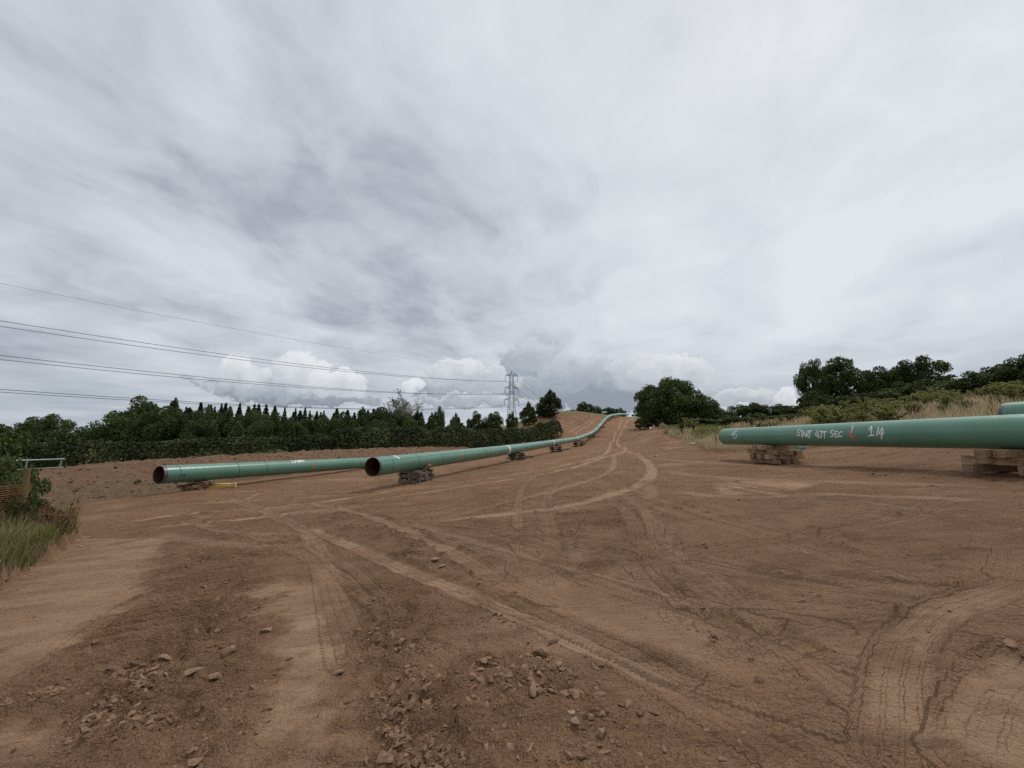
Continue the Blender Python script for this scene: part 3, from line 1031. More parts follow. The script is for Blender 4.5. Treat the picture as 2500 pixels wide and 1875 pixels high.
class Pipe:
    def __init__(self, path, name, label, group=None, cat='pipe', radius=PR):
        self.P = np.asarray(path, float)
        self.r = radius
        self.L = np.concatenate([[0], np.cumsum(np.linalg.norm(np.diff(self.P, axis=0), axis=1))])
        self.org = self.P[0] - np.array([0, 0, radius])
        self.root = empty(name, tuple(self.org), label, cat, group)

    def pt(self, s):
        s = np.asarray(s, float)
        return np.stack([np.interp(s, self.L, self.P[:, k]) for k in range(3)], -1)

    def frame(self, s):
        e = 0.4
        d = self.pt(np.minimum(s + e, self.L[-1])) - self.pt(np.maximum(s - e, 0))
        d /= np.linalg.norm(d, axis=-1, keepdims=True)
        side = np.cross(d, [0, 0, 1.0])
        side /= np.linalg.norm(side, axis=-1, keepdims=True)
        return d, side, np.cross(side, d)

    def shell(self, ss, rr, seg=56, flip=False):
        ss, rr = np.asarray(ss, float), np.asarray(rr, float)
        c = self.pt(ss) - self.org
        _, a, b = self.frame(ss)
        th = np.linspace(0, 2 * math.pi, seg, endpoint=False)
        v = c[:, None] + rr[:, None, None] * (np.cos(th)[None, :, None] * a[:, None] + np.sin(th)[None, :, None] * b[:, None])
        i = np.arange(len(ss) - 1)[:, None] * seg
        j = np.arange(seg)[None]
        k = (j + 1) % seg
        f = np.stack([i + j, i + k, i + seg + k, i + seg + j], -1).reshape(-1, 4)
        return v.reshape(-1, 3), f[:, ::-1] if flip else f

    def part(self, name, ss, rr, mat, seg=56, parent=None, flip=False, smooth=True):
        v, f = self.shell(ss, rr, seg, flip)
        return link(name, new_mesh(name, v, f, smooth), mat, parent or self.root)

    def section(self, s0, s1, step=2.0):
        n = max(2, int((s1 - s0) / step) + 1)
        return self.part('pipe_section', np.linspace(s0, s1, n), np.full(n, self.r), GREEN)

    def ring(self, s, w=0.035, proud=0.007, mat=None, name='seam_ring'):
        r = self.r
        return self.part(name, [s - w / 2, s - w / 2 + 0.004, s + w / 2 - 0.004, s + w / 2], [r - 0.002, r + proud, r + proud, r - 0.002], mat or SEAM)

    def band(self, s, w=0.42):
        return self.ring(s, w, 0.006, WRAP, 'joint_wrap')

    def open_end(self, at_start=True, bare=0.13, depth=4.0, cap=False):
        r = self.r
        t = 0.019
        e, sg = (0.0, 1.0) if at_start else (self.L[-1], -1.0)
        ss = [e + sg * bare, e + sg * 0.012, e, e, e + sg * 0.05]
        rr = [r - 0.004, r - 0.004, r - 0.012, r - t, r - t]
        end = self.part('bare_end', ss, rr, STEEL, flip=at_start, smooth=False)
        bore = self.part('bore', np.linspace(e + sg * 0.05, e + sg * depth, 5), np.full(5, r - t), RUST, parent=end, flip=at_start)
        if cap:
            v, f = self.shell([e - sg * 0.02, e - sg * 0.02], [0.001, r + 0.01])
            v2, f2 = self.shell([e - sg * 0.02, e + sg * 0.12], [r + 0.01, r + 0.01])
            link('end_cap', new_mesh('end_cap', np.vstack([v, v2]), np.vstack([f, f2 + len(v)])), BLACKCAP, self.root)
        else:
            v, f = self.shell([e + sg * depth, e + sg * depth], [0.001, r - t])
            link('bore_end', new_mesh('bore_end', v, f), RUST, bore)
        return end

    def s_at(self, px):
        """distance along the pipe of a column of the photograph"""
        s = np.linspace(0, self.L[-1], 4000)
        p = self.pt(s)
        col = 1250 + 939 * p[:, 0] / (p[:, 1] * CT + (p[:, 2] - EZ) * ST)
        return float(s[np.argmin(np.abs(col - px))])

    def surf(self, px, py, lift=0.0):
        """point of the pipe's near side on a line of sight (straight pipes)"""
        o = np.array([0, 0, EZ])
        d = ray(px, py)
        s0 = self.s_at(px)
        a0 = self.pt(s0)
        ax, _, _ = self.frame(np.array([s0]))
        ax = ax[0]
        dp = d - ax * (d @ ax)
        w = o - a0
        wp = w - ax * (w @ ax)
        A, B, C = dp @ dp, 2 * dp @ wp, wp @ wp - self.r ** 2
        disc = max(0.0, B * B - 4 * A * C)
        t = (-B - math.sqrt(disc)) / (2 * A)
        p = o + d * t
        rel = p - a0
        axial = ax * (rel @ ax)
        rad = rel - axial
        rad *= (self.r + lift) / np.linalg.norm(rad)
        return a0 + axial + rad, rad / np.linalg.norm(rad)

    def strokes(self, lines, width, mat, name='painted_writing', label=None):
        """hand-painted strokes lying on the coating; lines are lists of points in the photograph"""
        mb = MB()
        for ln in lines:
            ln = resample(np.array(ln, float), 1.2)
            pts, nrm = zip(*[self.surf(x, y, 0.004) for x, y in ln])
            pts = np.array(pts) - self.org
            nrm = np.array(nrm)
            tg = np.gradient(pts, axis=0)
            tg /= np.linalg.norm(tg, axis=1, keepdims=True) + 1e-9
            side = np.cross(nrm, tg)
            wv = width * (0.85 + 0.3 * rng.random(len(pts)))[:, None] * 0.5
            tg0 = pts.copy()
            tg0[0] -= tg[0] * width * 0.4
            tg0[-1] += tg[-1] * width * 0.4
            L_, M_, R_ = tg0 - side * wv, tg0 + nrm * 0.003, tg0 + side * wv
            lo = -nrm * 0.006
            n = len(pts)
            v = np.concatenate([L_ + lo, L_, M_, R_, R_ + lo])
            f = []
            for b_ in range(4):
                for i in range(n - 1):
                    f.append([b_ * n + i, b_ * n + i + 1, (b_ + 1) * n + i + 1, (b_ + 1) * n + i])
            mb.add(v, f)
        o = mb.build(name, mat, self.root)
        if label:
            o['label'] = label
        return o


def zx(pts, ox, oy, k):
    return [[(ox + x * k, oy + y * k) for x, y in ln] for ln in pts]


# ------------------------------------------------------------------ the long welded pipeline
_ctl = np.array([at(*p) for p in PIPE_PX])
_a, _b = _ctl[0], _ctl[3]
for i_ in (1, 2):                                        # nearly straight run on the flat
    f_ = (_ctl[i_][1] - _a[1]) / (_b[1] - _a[1])
    _ctl[i_][0] = (_a + (_b - _a) * f_)[0]
main_pipe = Pipe(resample(_ctl, 0.8), 'welded_pipeline', 'long green welded pipeline with white joint bands climbing the hill', cat='pipeline')
mp = main_pipe
bands = [mp.s_at(x) for x in (1235, 1347, 1407, 1441, 1463.5)]
bands.append(bands[-1] + 20.0)
bands.append(bands[-1] + 19.0)
edges = [0.12] + bands + [mp.L[-1]]
for s0_, s1_ in zip(edges[:-1], edges[1:]):
    if s1_ - s0_ > 0.5:
        mp.section(s0_, s1_, 1.2)
for s_ in bands:
    if s_ < mp.L[-1] - 1:
        mp.band(s_)
for x_ in (943, 1008, 1066, 1175, 1188, 1211, 1278, 1322, 1331, 1353, 1362, 1370, 1394, 1400, 1459, 1468, 1471, 1475, 1478):
    mp.ring(mp.s_at(x_), 0.04 if x_ < 1280 else 0.10, 0.007 if x_ < 1280 else 0.010)
mp.open_end(True, 0.16)
mp.open_end(False, 0.12)
# longitudinal weld seam showing through the coating of the first joint
_ss = np.linspace(0.2, bands[0] - 0.3, 30)
_d, _sd, _up = mp.frame(_ss)
_seam = mp.pt(_ss) - mp.org + (PR - 0.004) * (math.cos(R(38)) * _sd + math.sin(R(38)) * _up)
mbs = MB()
mbs.tube(_seam, 0.011, 5)
mbs.build('weld_seam', SEAM, mp.root)
K2 = 650 / 2212
mp.strokes(zx([[(948, 525), (944, 545), (952, 560), (948, 592)], [(944, 556), (960, 548)], [(956, 568), (960, 590)]], 850, 950, K2), 0.05, ORANGE, 'centre_mark')
mp.strokes(zx([[(384, 556), (392, 558)], [(408, 566), (420, 572)]], 850, 950, K2), 0.14, CHALK, 'paint_dab')

# ------------------------------------------------------------------ the spare joint lying beside it
_p0 = at(387, 1159.5, 20.0)
_p1 = np.array([_p0[0] + SL * 19.9, 39.9, at(972, 1127.5, 39.9)[2] + 0.12])
spare = Pipe([_p0 + (_p1 - _p0) * t for t in np.linspace(0, 1, 12)], 'spare_pipe', 'single green pipe marked SPARE lying beside the soil bund')
spare.section(0.16, spare.L[-1] - 0.12)
spare.open_end(True, 0.20)
spare.open_end(False, 0.14)
K1 = 600 / 2212
for x_ in (470, 1000, 1255, 2105, 2172):
    spare.ring(spare.s_at(300 + x_ * K1))
for x_ in (930,):
    spare.ring(spare.s_at(x_))
spare.strokes(zx([
    [(1535, 452), (1515, 447), (1508, 456), (1530, 466), (1540, 474), (1520, 480)],
    [(1550, 480), (1553, 450), (1572, 448), (1573, 462), (1553, 466)],
    [(1575, 476), (1583, 450), (1592, 474)], [(1577, 467), (1590, 466)],
    [(1597, 474), (1600, 446), (1612, 450), (1603, 460), (1612, 472)],
    [(1628, 444), (1617, 446), (1618, 468), (1634, 464)], [(1618, 456), (1628, 455)]], 300, 1000, K1), 0.055, CHALK, 'painted_word', 'white hand-painted word SPARE')
spare.strokes(zx([[(1722, 462), (1720, 480), (1716, 500), (1714, 526)], [(1722, 494), (1736, 494)], [(1708, 512), (1722, 522)]], 300, 1000, K1), 0.045, ORANGE, 'centre_mark')
spare.strokes(zx([[(535, 585), (545, 582), (536, 600), (548, 598)], [(552, 582), (572, 582)], [(560, 582), (560, 600)]], 300, 1000, K1), 0.06, DARKINK, 'stencil_mark')

# ------------------------------------------------------------------ the pipe on timbers at the right
_q0 = at(1772, 1066, 22.6)
_q1 = at(2500, 1054, 10.0)
_dir = (_q1 - _q0) / (_q0[1] - _q1[1])
sec_pipe = Pipe([_q0 + _dir * t for t in np.linspace(0, 18.0, 14)], 'section_pipe', 'green pipe lettered START 4JT SEC lying on pale timbers')
sp = sec_pipe
sp.section(0.05, sp.L[-1] - 0.1)
_e = sp.open_end(True, 0.055)
sp.open_end(False, 0.12)
sp.ring(0.030, 0.05, 0.004, mottled('tan end guard', (0.36, 0.25, 0.14), (0.44, 0.32, 0.19), 20, 0.7), 'end_guard')
K4 = 800 / 2212
for word_, lines_ in (
        ('45', [[(258, 562), (236, 582), (252, 587)], [(252, 568), (250, 590), (252, 612)],
                [(274, 562), (263, 563), (260, 580), (272, 588), (270, 604), (258, 609)]]),
        ('START', [[(705, 546), (690, 552), (683, 566), (697, 576), (694, 590), (678, 588)],
                [(700, 561), (729, 557)], [(714, 560), (712, 598)],
                [(718, 600), (727, 566), (738, 598)], [(720, 585), (736, 584)],
                [(744, 598), (746, 564), (757, 563), (757, 578), (746, 584), (764, 606)],
                [(752, 560), (780, 557)], [(767, 560), (765, 606)]]),
        ('4JT', [[(818, 556), (805, 588), (828, 586)], [(822, 568), (820, 606)],
                [(832, 562), (852, 560)], [(846, 562), (845, 598), (836, 604), (829, 596)],
                [(852, 566), (880, 562)], [(867, 565), (865, 606)]]),
        ('SEC', [[(928, 554), (912, 558), (907, 570), (921, 580), (919, 596), (906, 597)],
                [(956, 562), (936, 565), (938, 600), (960, 597)], [(937, 581), (954, 579)],
                [(986, 564), (967, 570), (963, 588), (970, 597), (986, 593)]]),
        ('1/4', [[(1166, 552), (1183, 530), (1181, 590)], [(1163, 592), (1200, 588)],
                [(1218, 590), (1230, 534)],
                [(1256, 536), (1236, 576), (1268, 574)], [(1262, 548), (1252, 588), (1251, 612)]]),
):
    sp.strokes(zx(lines_, 1700, 850, K4), 0.040, CHALK, 'painted_word', 'white hand-painted ' + word_)
sp.strokes(zx([[(1058, 522), (1050, 552), (1046, 575)]], 1700, 850, K4), 0.030, CHALK, 'centre_line')
sp.strokes(zx([[(1068, 551), (1048, 556), (1034, 570), (1034, 588), (1050, 600), (1072, 594)], [(1050, 575), (1050, 605), (1062, 630)]], 1700, 850, K4), 0.040, ORANGE, 'centre_mark')

# ------------------------------------------------------------------ another pipe on the bank behind it
_r0 = np.array([18.95, 14.7, 0.0])
_r0[2] = at(2460, 983, 14.7)[2] - PR
bank_pipe = Pipe([_r0 + np.array([0.06, -1.0, 0.012]) * t for t in np.linspace(0, 16, 10)], 'bank_pipe', 'green pipe with dark bare end showing above the lettered pipe')
bank_pipe.section(0.14, bank_pipe.L[-1] - 0.1)
bank_pipe.open_end(True, 0.16)
bank_pipe.open_end(False, 0.12)

# ------------------------------------------------------------------ capped pipe at the top of the hill
_h0 = at(1543.5, 1014.2, 158.0)
crest_pipe = Pipe([_h0 + np.array([1.0, 0.30, 0.01]) * t for t in np.linspace(0, 16, 8)], 'crest_pipe', 'pale green pipe with black capped end on the hill crest')
crest_pipe.section(0.1, crest_pipe.L[-1])
crest_pipe.open_end(True, 0.1, cap=True)


# ------------------------------------------------------------------ timber skids: every baulk is a thing of its own
def timber_mesh(name, L, w, h, seed):
    r = np.random.default_rng(seed)
    bm = 0.010
    sx, sy, sz = L / 2, w / 2, h / 2
    prof = np.array([[-sy + bm, -sz], [sy - bm, -sz], [sy, -sz + bm], [sy, sz - bm], [sy - bm, sz], [-sy + bm, sz], [-sy, sz - bm], [-sy, -sz + bm]])
    rings = []
    for x in (-sx, sx):
        rings.append(np.column_stack([np.full(8, x + r.normal(0, 0.006)), prof + r.normal(0, 0.0025, (8, 2))]))
    v = np.vstack(rings)
    f4 = [[i, (i + 1) % 8, 8 + (i + 1) % 8, 8 + i] for i in range(8)]
    caps = np.array([list(range(7, -1, -1)), list(range(8, 16))])
    return new_mesh(name, v, [np.array(f4), caps])


def wood(name, c1, c2, rnd=0.3):
    m, T, b = principled(name, c1, 0.85, 0.15)
    tc = T.node('ShaderNodeTexCoord')
    oi = T.node('ShaderNodeObjectInfo')
    v = T.vm('ADD', T.vm('MULTIPLY', tc.outputs['Object'], (1.2, 9.0, 9.0)), T.xyz(T.m('MULTIPLY', oi.outputs['Random'], 50), 0.0, 0.0))
    n = T.noise(v, 4.0, 5.0, 0.6)
    c = T.mix(T.smooth(n, 0.3, 0.7), rgb(*c1), rgb(*c2))
    dirt = T.noise(T.vm('ADD', tc.outputs['Object'], T.xyz(oi.outputs['Random'], 3.0, 0.0)), 5.0, 5.0, 0.6)
    c = T.mix(T.m('MULTIPLY', T.smooth(dirt, 0.45, 0.65), 0.65), c, rgb(c1[0] * 0.45, c1[1] * 0.38, c1[2] * 0.33))
    h = T.node('ShaderNodeHueSaturation')
    T.put(h.inputs['Value'], T.m('ADD', 1 - rnd, T.m('MULTIPLY', oi.outputs['Random'], 2 * rnd)))
    T.put(h.inputs['Color'], c)
    T.l.new(h.outputs[0], b.inputs['Base Color'])
    bp = T.node('ShaderNodeBump')
    bp.inputs['Strength'].default_value = 0.5
    bp.inputs['Distance'].default_value = 0.01
    T.put(bp.inputs['Height'], n)
    T.l.new(bp.outputs[0], b.inputs['Normal'])
    return m


WOOD_DARK = wood('weathered dark timber', (0.085, 0.062, 0.048), (0.15, 0.115, 0.09))
WOOD_GREY = wood('weathered grey timber', (0.16, 0.125, 0.10), (0.27, 0.22, 0.175))
WOOD_PALE = wood('pale fresh timber', (0.25, 0.165, 0.095), (0.40, 0.28, 0.175), 0.30)
WOOD_BROWN = wood('brown timber', (0.20, 0.125, 0.075), (0.30, 0.20, 0.125))
TIER = ['bottom', 'second', 'third', 'fourth', 'fifth', 'sixth', 'seventh', 'eighth', 'ninth']


def stack(cx, cy, rz, top, where, mat, L=1.25, w=0.15, h0=0.145, count=2, spread=0.9, seed=1, first_across=True, grp=None, jit=0.05, wide_top=None):
    """crib of crossed baulks from the ground up to the given height"""
    r = np.random.default_rng(seed)
    offs = [(i, j) for i in (-0.4, 0, 0.4) for j in (-0.4, 0, 0.4)]
    base = max(zg(cx + a, cy + b) for a, b in offs) - 0.03
    clear = top - base
    n = max(1, int(round(clear / h0)))
    h = clear / n
    for k in range(n):
        last = k == n - 1
        across = ((n - 1 - k) % 2 == 0)          # topmost tier lies across under the pipe
        if not first_across:
            across = not across
        ang = rz + (0 if across else math.pi / 2)
        cnt = count if not last else (wide_top or 1)
        if last and n > 1 and cnt == 1 and count == 2:
            cnt = 2
        for q in range(cnt):
            t = 0 if cnt == 1 else (q / (cnt - 1) - 0.5) * spread
            if last and cnt == 2:
                t *= 0.32
            Lq = L * r.uniform(0.93, 1.12)
            me = timber_mesh('timber_baulk', Lq, w * r.uniform(0.92, 1.06), h - 0.003, int(r.integers(1e9)))
            a = ang + r.normal(0, jit)
            ox = -math.sin(ang) * t + math.cos(ang) * r.normal(0, jit)
            oy = math.cos(ang) * t + math.sin(ang) * r.normal(0, jit)
            o = link('timber_baulk', me, mat, None, (cx + ox, cy + oy, base + h * (k + 0.5) + 0.0015 * k))
            o.rotation_euler = (0, 0, a)
            if n == 1:
                lab = 'timber baulk laid flat on the soil under ' + where
            else:
                lab = ('top' if last else TIER[k]) + ' tier timber of the stack under ' + where
            if cnt > 1:
                names = ('nearer', 'farther') if abs(math.cos(ang)) > 0.6 else ('right', 'left')
                if cnt == 3:
                    names = (names[0], 'middle', names[1])
                lab = names[q] + ' ' + lab
            tag(o, lab, 'timber', grp or 'timbers stacked under the pipes')


RZ = math.atan2(1.0, SL)             # pipe heading as an angle from +X
across_rz = RZ - math.pi / 2


def under(pipe, px):
    s = pipe.s_at(px)
    p = pipe.pt(s)
    return p[0], p[1], p[2] - pipe.r + 0.004


x_, y_, t_ = under(mp, 1016)
stack(x_, y_, across_rz, t_, 'the pipeline near its open end', WOOD_GREY, L=1.45, h0=0.13, spread=1.2, count=3, wide_top=3, w=0.15, seed=3, jit=0.03)
near_stack = (x_, y_, t_)
x_, y_, t_ = under(mp, 1262)
stack(x_, y_, across_rz, t_, 'the pipeline by its first white band', WOOD_DARK, L=1.5, h0=0.13, spread=1.0, seed=5, jit=0.10)
x_, y_, t_ = under(mp, 1357)
stack(x_, y_, across_rz, t_, 'the pipeline by its second white band', WOOD_DARK, L=1.7, h0=0.15, spread=1.1, seed=6, jit=0.12)
x_, y_, t_ = under(mp, 1412)
stack(x_, y_, across_rz, t_, 'the pipeline by its third white band', WOOD_DARK, L=1.8, h0=0.19, spread=1.2, w=0.2, seed=8, jit=0.15)
x_, y_, t_ = under(mp, 1444)
stack(x_, y_, across_rz, t_, 'the pipeline at the hill foot', WOOD_BROWN, L=2.0, h0=0.2, spread=1.3, w=0.22, seed=9, jit=0.18)
for i_, (px_, nm_) in enumerate(((1466, 'halfway up the slope'), (1482, 'near the top of the slope'), (1497, 'just below the crest'), (1522, 'on the crest'))):
    x_, y_, t_ = under(mp, px_)
    stack(x_, y_, across_rz, t_, 'the pipeline ' + nm_, WOOD_BROWN, L=2.2, h0=0.24, spread=1.2, w=0.25, seed=20 + i_, jit=0.2)
# loose timbers beside the dark stacks
for i_, (px_, py_, a_, L_) in enumerate(((1287, 1119, 0.5, 1.4), (1292, 1116, 0.1, 1.2), (1380, 1099, 0.4, 1.5), (1425, 1088, 0.9, 1.6), (1463, 1066, 0.2, 2.2))):
    q_ = hit(px_, py_)
    o_ = link('timber_baulk', timber_mesh('timber_baulk', L_, 0.16, 0.15, 70 + i_), WOOD_GREY if i_ < 2 else WOOD_BROWN, None, (q_[0], q_[1], zg(*q_) + 0.06))
    o_.rotation_euler = (0, 0, a_)
    tag(o_, ['loose timber on the soil just right of the first banded stack', 'loose timber lying behind the first banded stack', 'loose timber right of the second banded stack',
             'loose timber right of the third banded stack', 'loose timber right of the stack at the hill foot'][i_], 'timber', 'loose timbers beside the pipeline')
# broken board wedged against the pipe on the near stack
mbw = MB()
_ax = np.array([math.cos(across_rz), math.sin(across_rz), 0.0])
_al = np.array([-_ax[1], _ax[0], 0.0])
_base = np.array([near_stack[0], near_stack[1], near_stack[2]])
_w = []
for t in (-0.10, 0.10):
    for (a_, z_) in ((0.06, 0.002), (0.56, 0.002), (0.70, 0.20), (0.55, 0.30), (0.30, 0.12)):
        _w.append(_base + _ax * (a_ + 0.02) + _al * (0.40 + t) + np.array([0, 0, z_ + 0.004]))
_w = np.array(_w)
mbw.add(_w, [[0, 1, 6, 5], [1, 2, 7, 6], [2, 3, 8, 7], [3, 4, 9, 8], [4, 0, 5, 9]])
mbw.add(_w, [[0, 4, 1], [4, 2, 1], [4, 3, 2], [5, 6, 9], [9, 6, 7], [9, 7, 8]])
tag(mbw.build('timber_wedge', WOOD_PALE), 'splintered tan timber wedge jammed against the pipeline on the near stack', 'wedge')

x_, y_, t_ = under(spare, 492)
stack(x_, y_, across_rz, t_, 'the SPARE pipe near its rusty end', WOOD_BROWN, L=1.5, h0=0.15, spread=1.0, w=0.16, seed=12)
x_, y_, t_ = under(spare, 900)
stack(x_, y_, across_rz, t_, 'the far half of the SPARE pipe', WOOD_BROWN, L=1.4, h0=0.15, spread=0.9, w=0.16, seed=13)
x_, y_, t_ = under(sp, 1886)
stack(x_, y_, 0.10, t_, 'the 45 end of the lettered pipe', WOOD_PALE, L=1.7, h0=0.21, spread=1.0, count=3, wide_top=2, w=0.26, seed=14)
x_, y_, t_ = under(sp, 2482)
stack(x_, y_, 0.04, t_, 'the lettered pipe by the right edge', WOOD_PALE, L=1.6, h0=0.19, spread=1.0, count=2, wide_top=2, w=0.23, seed=16)
sx_, sy_, sz_ = [sp.pt(16.5)[i] for i in range(3)]
stack(sx_, sy_, 0.0, sz_ - PR + 0.004, 'the near end of the lettered pipe', WOOD_PALE, L=1.5, h0=0.155, seed=17)
for s_ in (2.0, 13.0):
    b_ = bank_pipe.pt(s_)
    stack(b_[0], b_[1], 0.05, b_[2] - PR + 0.004, ('the dark end of the bank pipe' if s_ < 5 else 'the near half of the bank pipe'), WOOD_PALE, L=1.4, h0=0.16, seed=18)
for s_ in (2.0, 11.0):
    b_ = crest_pipe.pt(s_)
    stack(b_[0], b_[1], 1.3, b_[2] - PR + 0.004, ('the capped end of the crest pipe' if s_ < 5 else 'the right half of the crest pipe'), WOOD_BROWN, L=1.4, h0=0.2, seed=19)

# ------------------------------------------------------------------ small things lying about
# yellow lifting strap, folded flat, beside the spare pipe's timbers
q_ = hit(538, 1193)
mb = MB()
for k in range(3):
    tt = np.linspace(-0.72, 0.72, 14)
    zz = 0.03 + 0.075 * k + 0.03 * np.sin(tt * 4 + k) + 0.04 * (np.abs(tt) > 0.55) * (k > 0)
    yy = 0.05 * np.sin(tt * 2.2 + 0.8 * k) + 0.02 * k
    p_ = np.stack([tt, yy, zz], -1)
    n_ = len(p_)
    v_ = np.concatenate([p_ + [0, -0.10, 0], p_ + [0, 0.10, 0], p_ + [0, 0.12, 0.07], p_ + [0, -0.12, 0.07]])
    f_ = []
    for a_, b_ in ((0, 1), (1, 2), (2, 3), (3, 0)):
        for i in range(n_ - 1):
            f_.append([a_ * n_ + i, a_ * n_ + i + 1, b_ * n_ + i + 1, b_ * n_ + i])
    f_ += [[0, n_, 2 * n_, 3 * n_], [n_ - 1, 4 * n_ - 1, 3 * n_ - 1, 2 * n_ - 1]]
    mb.add(v_, f_)
o_ = mb.build('lifting_strap', mottled('yellow webbing', (0.60, 0.42, 0.14), (0.72, 0.54, 0.22), 14, 0.8), smooth=False, loc=(q_[0], q_[1], zg(*q_) - 0.01))
o_.rotation_euler = (0, 0, 0.35)
tag(o_, 'folded yellow webbing strap on the soil beside the SPARE pipe', 'strap')

# tangle of green rope under the lettered pipe
q_ = hit(1948, 1100)
mb = MB()
r_ = np.random.default_rng(4)
for k in range(9):
    th = np.linspace(0, 2 * math.pi * r_.uniform(0.8, 1.2), 22) + r_.uniform(0, 6)
    rad = r_.uniform(0.16, 0.36)
    tilt = r_.uniform(0.2, 1.0)
    p_ = np.stack([rad * np.cos(th) * 1.25 + r_.normal(0, 0.07), rad * np.sin(th) * 0.8 + r_.normal(0, 0.07), 0.03 + 0.14 * tilt * (1 + np.sin(th + k)) + 0.01 * k], -1)
    mb.tube(p_, 0.014, 5)
p_ = resample(np.array([[0.3, 0, 0.12], [0.6, -0.1, 0.22], [0.9, -0.05, 0.05], [1.05, 0.1, 0.02], [1.3, 0.0, 0.02]]), 0.06)
mb.tube(p_, 0.014, 5)
p_ = resample(np.array([[1.02, 0.1, 0.02], [1.04, 0.05, 0.2], [1.05, 0.0, 0.42]]), 0.06)
mb.tube(p_, 0.014, 5)
o_ = mb.build('rope_tangle', mottled('green polypropylene rope', (0.06, 0.26, 0.20), (0.10, 0.36, 0.29), 40, 0.6), smooth=True, loc=(q_[0], q_[1], zg(*q_) - 0.005))
tag(o_, 'tangle of green rope on the soil under the lettered pipe', 'rope')

# white notice on a stake on top of the bund
WHITE = mottled('white painted board', (0.62, 0.63, 0.62), (0.74, 0.75, 0.74), 8, 0.6)
STAKE = mottled('pale stake wood', (0.42, 0.35, 0.25), (0.55, 0.47, 0.35), 10, 0.85, bump=0.3)


def stake(px, py_top, Y, label, h=None, w=0.06, mat=None, group='marker stakes', py_base=None):
    p = at(px, py_top, Y)
    z0 = zg(p[0], p[1]) - 0.15
    hh = max(0.5, p[2] - z0) if h is None else h
    mb_ = MB()
    pts = np.array([[0, 0, 0], [0.01, 0, hh * 0.5], [0.03 * random.uniform(-1, 1), 0, hh]])
    mb_.tube(pts, [w / 2, w / 2, w * 0.36], 6)
    o = mb_.build('marker_stake', mat or STAKE, loc=(p[0], p[1], z0))
    o.rotation_euler = (random.uniform(-.05, .05), random.uniform(-.06, .06), random.uniform(0, 3))
    return tag(o, label, 'stake', group)


stake(1340, 1069, 78, 'pale stake left of two others beside the hedge end', w=0.12)
stake(1356.5, 1066.5, 80, 'pale stake in the middle of three at the hedge end', w=0.12)
stake(1373, 1064, 84, 'pale stake right of two others at the hedge end', w=0.16)
stake(1545, 1040.0, 88, 'white-topped stake at the foot of the slope by the oak', w=0.14)
stake(1556, 1045.5, 86, 'leaning stake second along the oak hedge', w=0.14)
stake(1566.5, 1052, 84, 'white stake third along the oak hedge', w=0.12)
stake(1585, 1049, 86, 'white stake beside the white sack', w=0.12)
stake(1446, 1004.8, 140, 'white stake on top of the grassy mound', w=0.2)
stake(1438, 1004.0, 140, 'tan stake on top of the grassy mound', w=0.2, mat=WOOD_BROWN)
p_ = at(1747, 1058.5, 29.5)
stake(1747, 1058.5, 29.5, 'weathered fence stake in the dry grass left of the lettered pipe', w=0.10, mat=WOOD_BROWN)


# ------------------------------------------------------------------ topsoil bund along the hedge
BA, BB = np.array([-25.0, 21.0]), np.array([-1.0, 88.5])
_bd = (BB - BA) / np.linalg.norm(BB - BA)
_bn = np.array([_bd[1], -_bd[0]])                        # towards the pipes


def bund_h(t, s):
    """height of the bund: t metres along from its left end, s metres towards the pipes from its crest line"""
    L = np.linalg.norm(BB - BA)
    half = 4.6 + 4.2 * sstep(8 - t, 0, 14)
    end = sstep(t, -11, 3) * (1 - sstep(t, L - 4, L + 3.5))
    top = 1.85 + 0.15 * np.sin(t * 0.11)
    x = np.abs(s) / half
    prof = np.clip(1 - x, 0, 1)
    prof = np.where(x < 0.22, 0.78 + 0.22 * (1 - (x / 0.22) ** 2) * 0.45, prof)
    prof = np.where(x >= 0.22, prof, prof)
    return top * end * prof


_t = np.arange(-13.0, np.linalg.norm(BB - BA) + 5, 0.17)
_s = np.linspace(-7.5, 9.5, 96)
TT, SS = np.meshgrid(_t, _s, indexing='ij')
bx = BA[0] + TT * _bd[0] + SS * _bn[0]
by = BA[1] + TT * _bd[1] + SS * _bn[1]
wob = fbm(bx.ravel(), by.ravel(), 0.35, 3, off=71.0).reshape(bx.shape)
hh = bund_h(TT + 0.8 * wob, SS + 0.7 * wob)
rough = fbm(bx.ravel(), by.ravel(), 1.1, 4, 0.6, off=81.0).reshape(bx.shape) * 0.16 + np.abs(fbm(bx.ravel(), by.ravel(), 2.9, 3, 0.6, off=91.0)).reshape(bx.shape) * 0.13
bz = macro(bx, by) + hh + rough * sstep(hh, 0.0, 0.5) - 0.10 + 0.0 * TT
bz = bz - 0.5 * (1 - sstep(hh, 0.0, 0.12))
ni, nj = bx.shape
_i = np.arange(nj - 1)[None]
_j = np.arange(ni - 1)[:, None] * nj
_f = np.stack([_j + _i, _j + nj + _i, _j + nj + _i + 1, _j + _i + 1], -1).reshape(-1, 4)
gr_b = np.clip(0.95 * sstep(14 - TT, 0, 14) * sstep(1.4 - hh, 0, 0.9) + 0.55 * sstep(-SS, 2, 4), 0, 1)
bund = link('soil_bund', new_mesh('soil_bund', np.stack([bx, by, bz], -1).reshape(-1, 3), _f, True, {'grass': gr_b.ravel()}), HEAP)
tag(bund, kind='structure')
BT = bz


def bund_z(x, y):
    """height of the bund's surface (or the ground) at a point"""
    r = np.array([x, y]) - BA
    t, s = r @ _bd, r @ _bn
    i = int(np.clip((t - _t[0]) / 0.17, 0, ni - 1))
    j = int(np.clip((s - _s[0]) / (_s[1] - _s[0]), 0, nj - 1))
    return max(float(bz[i, j]), zg(x, y))


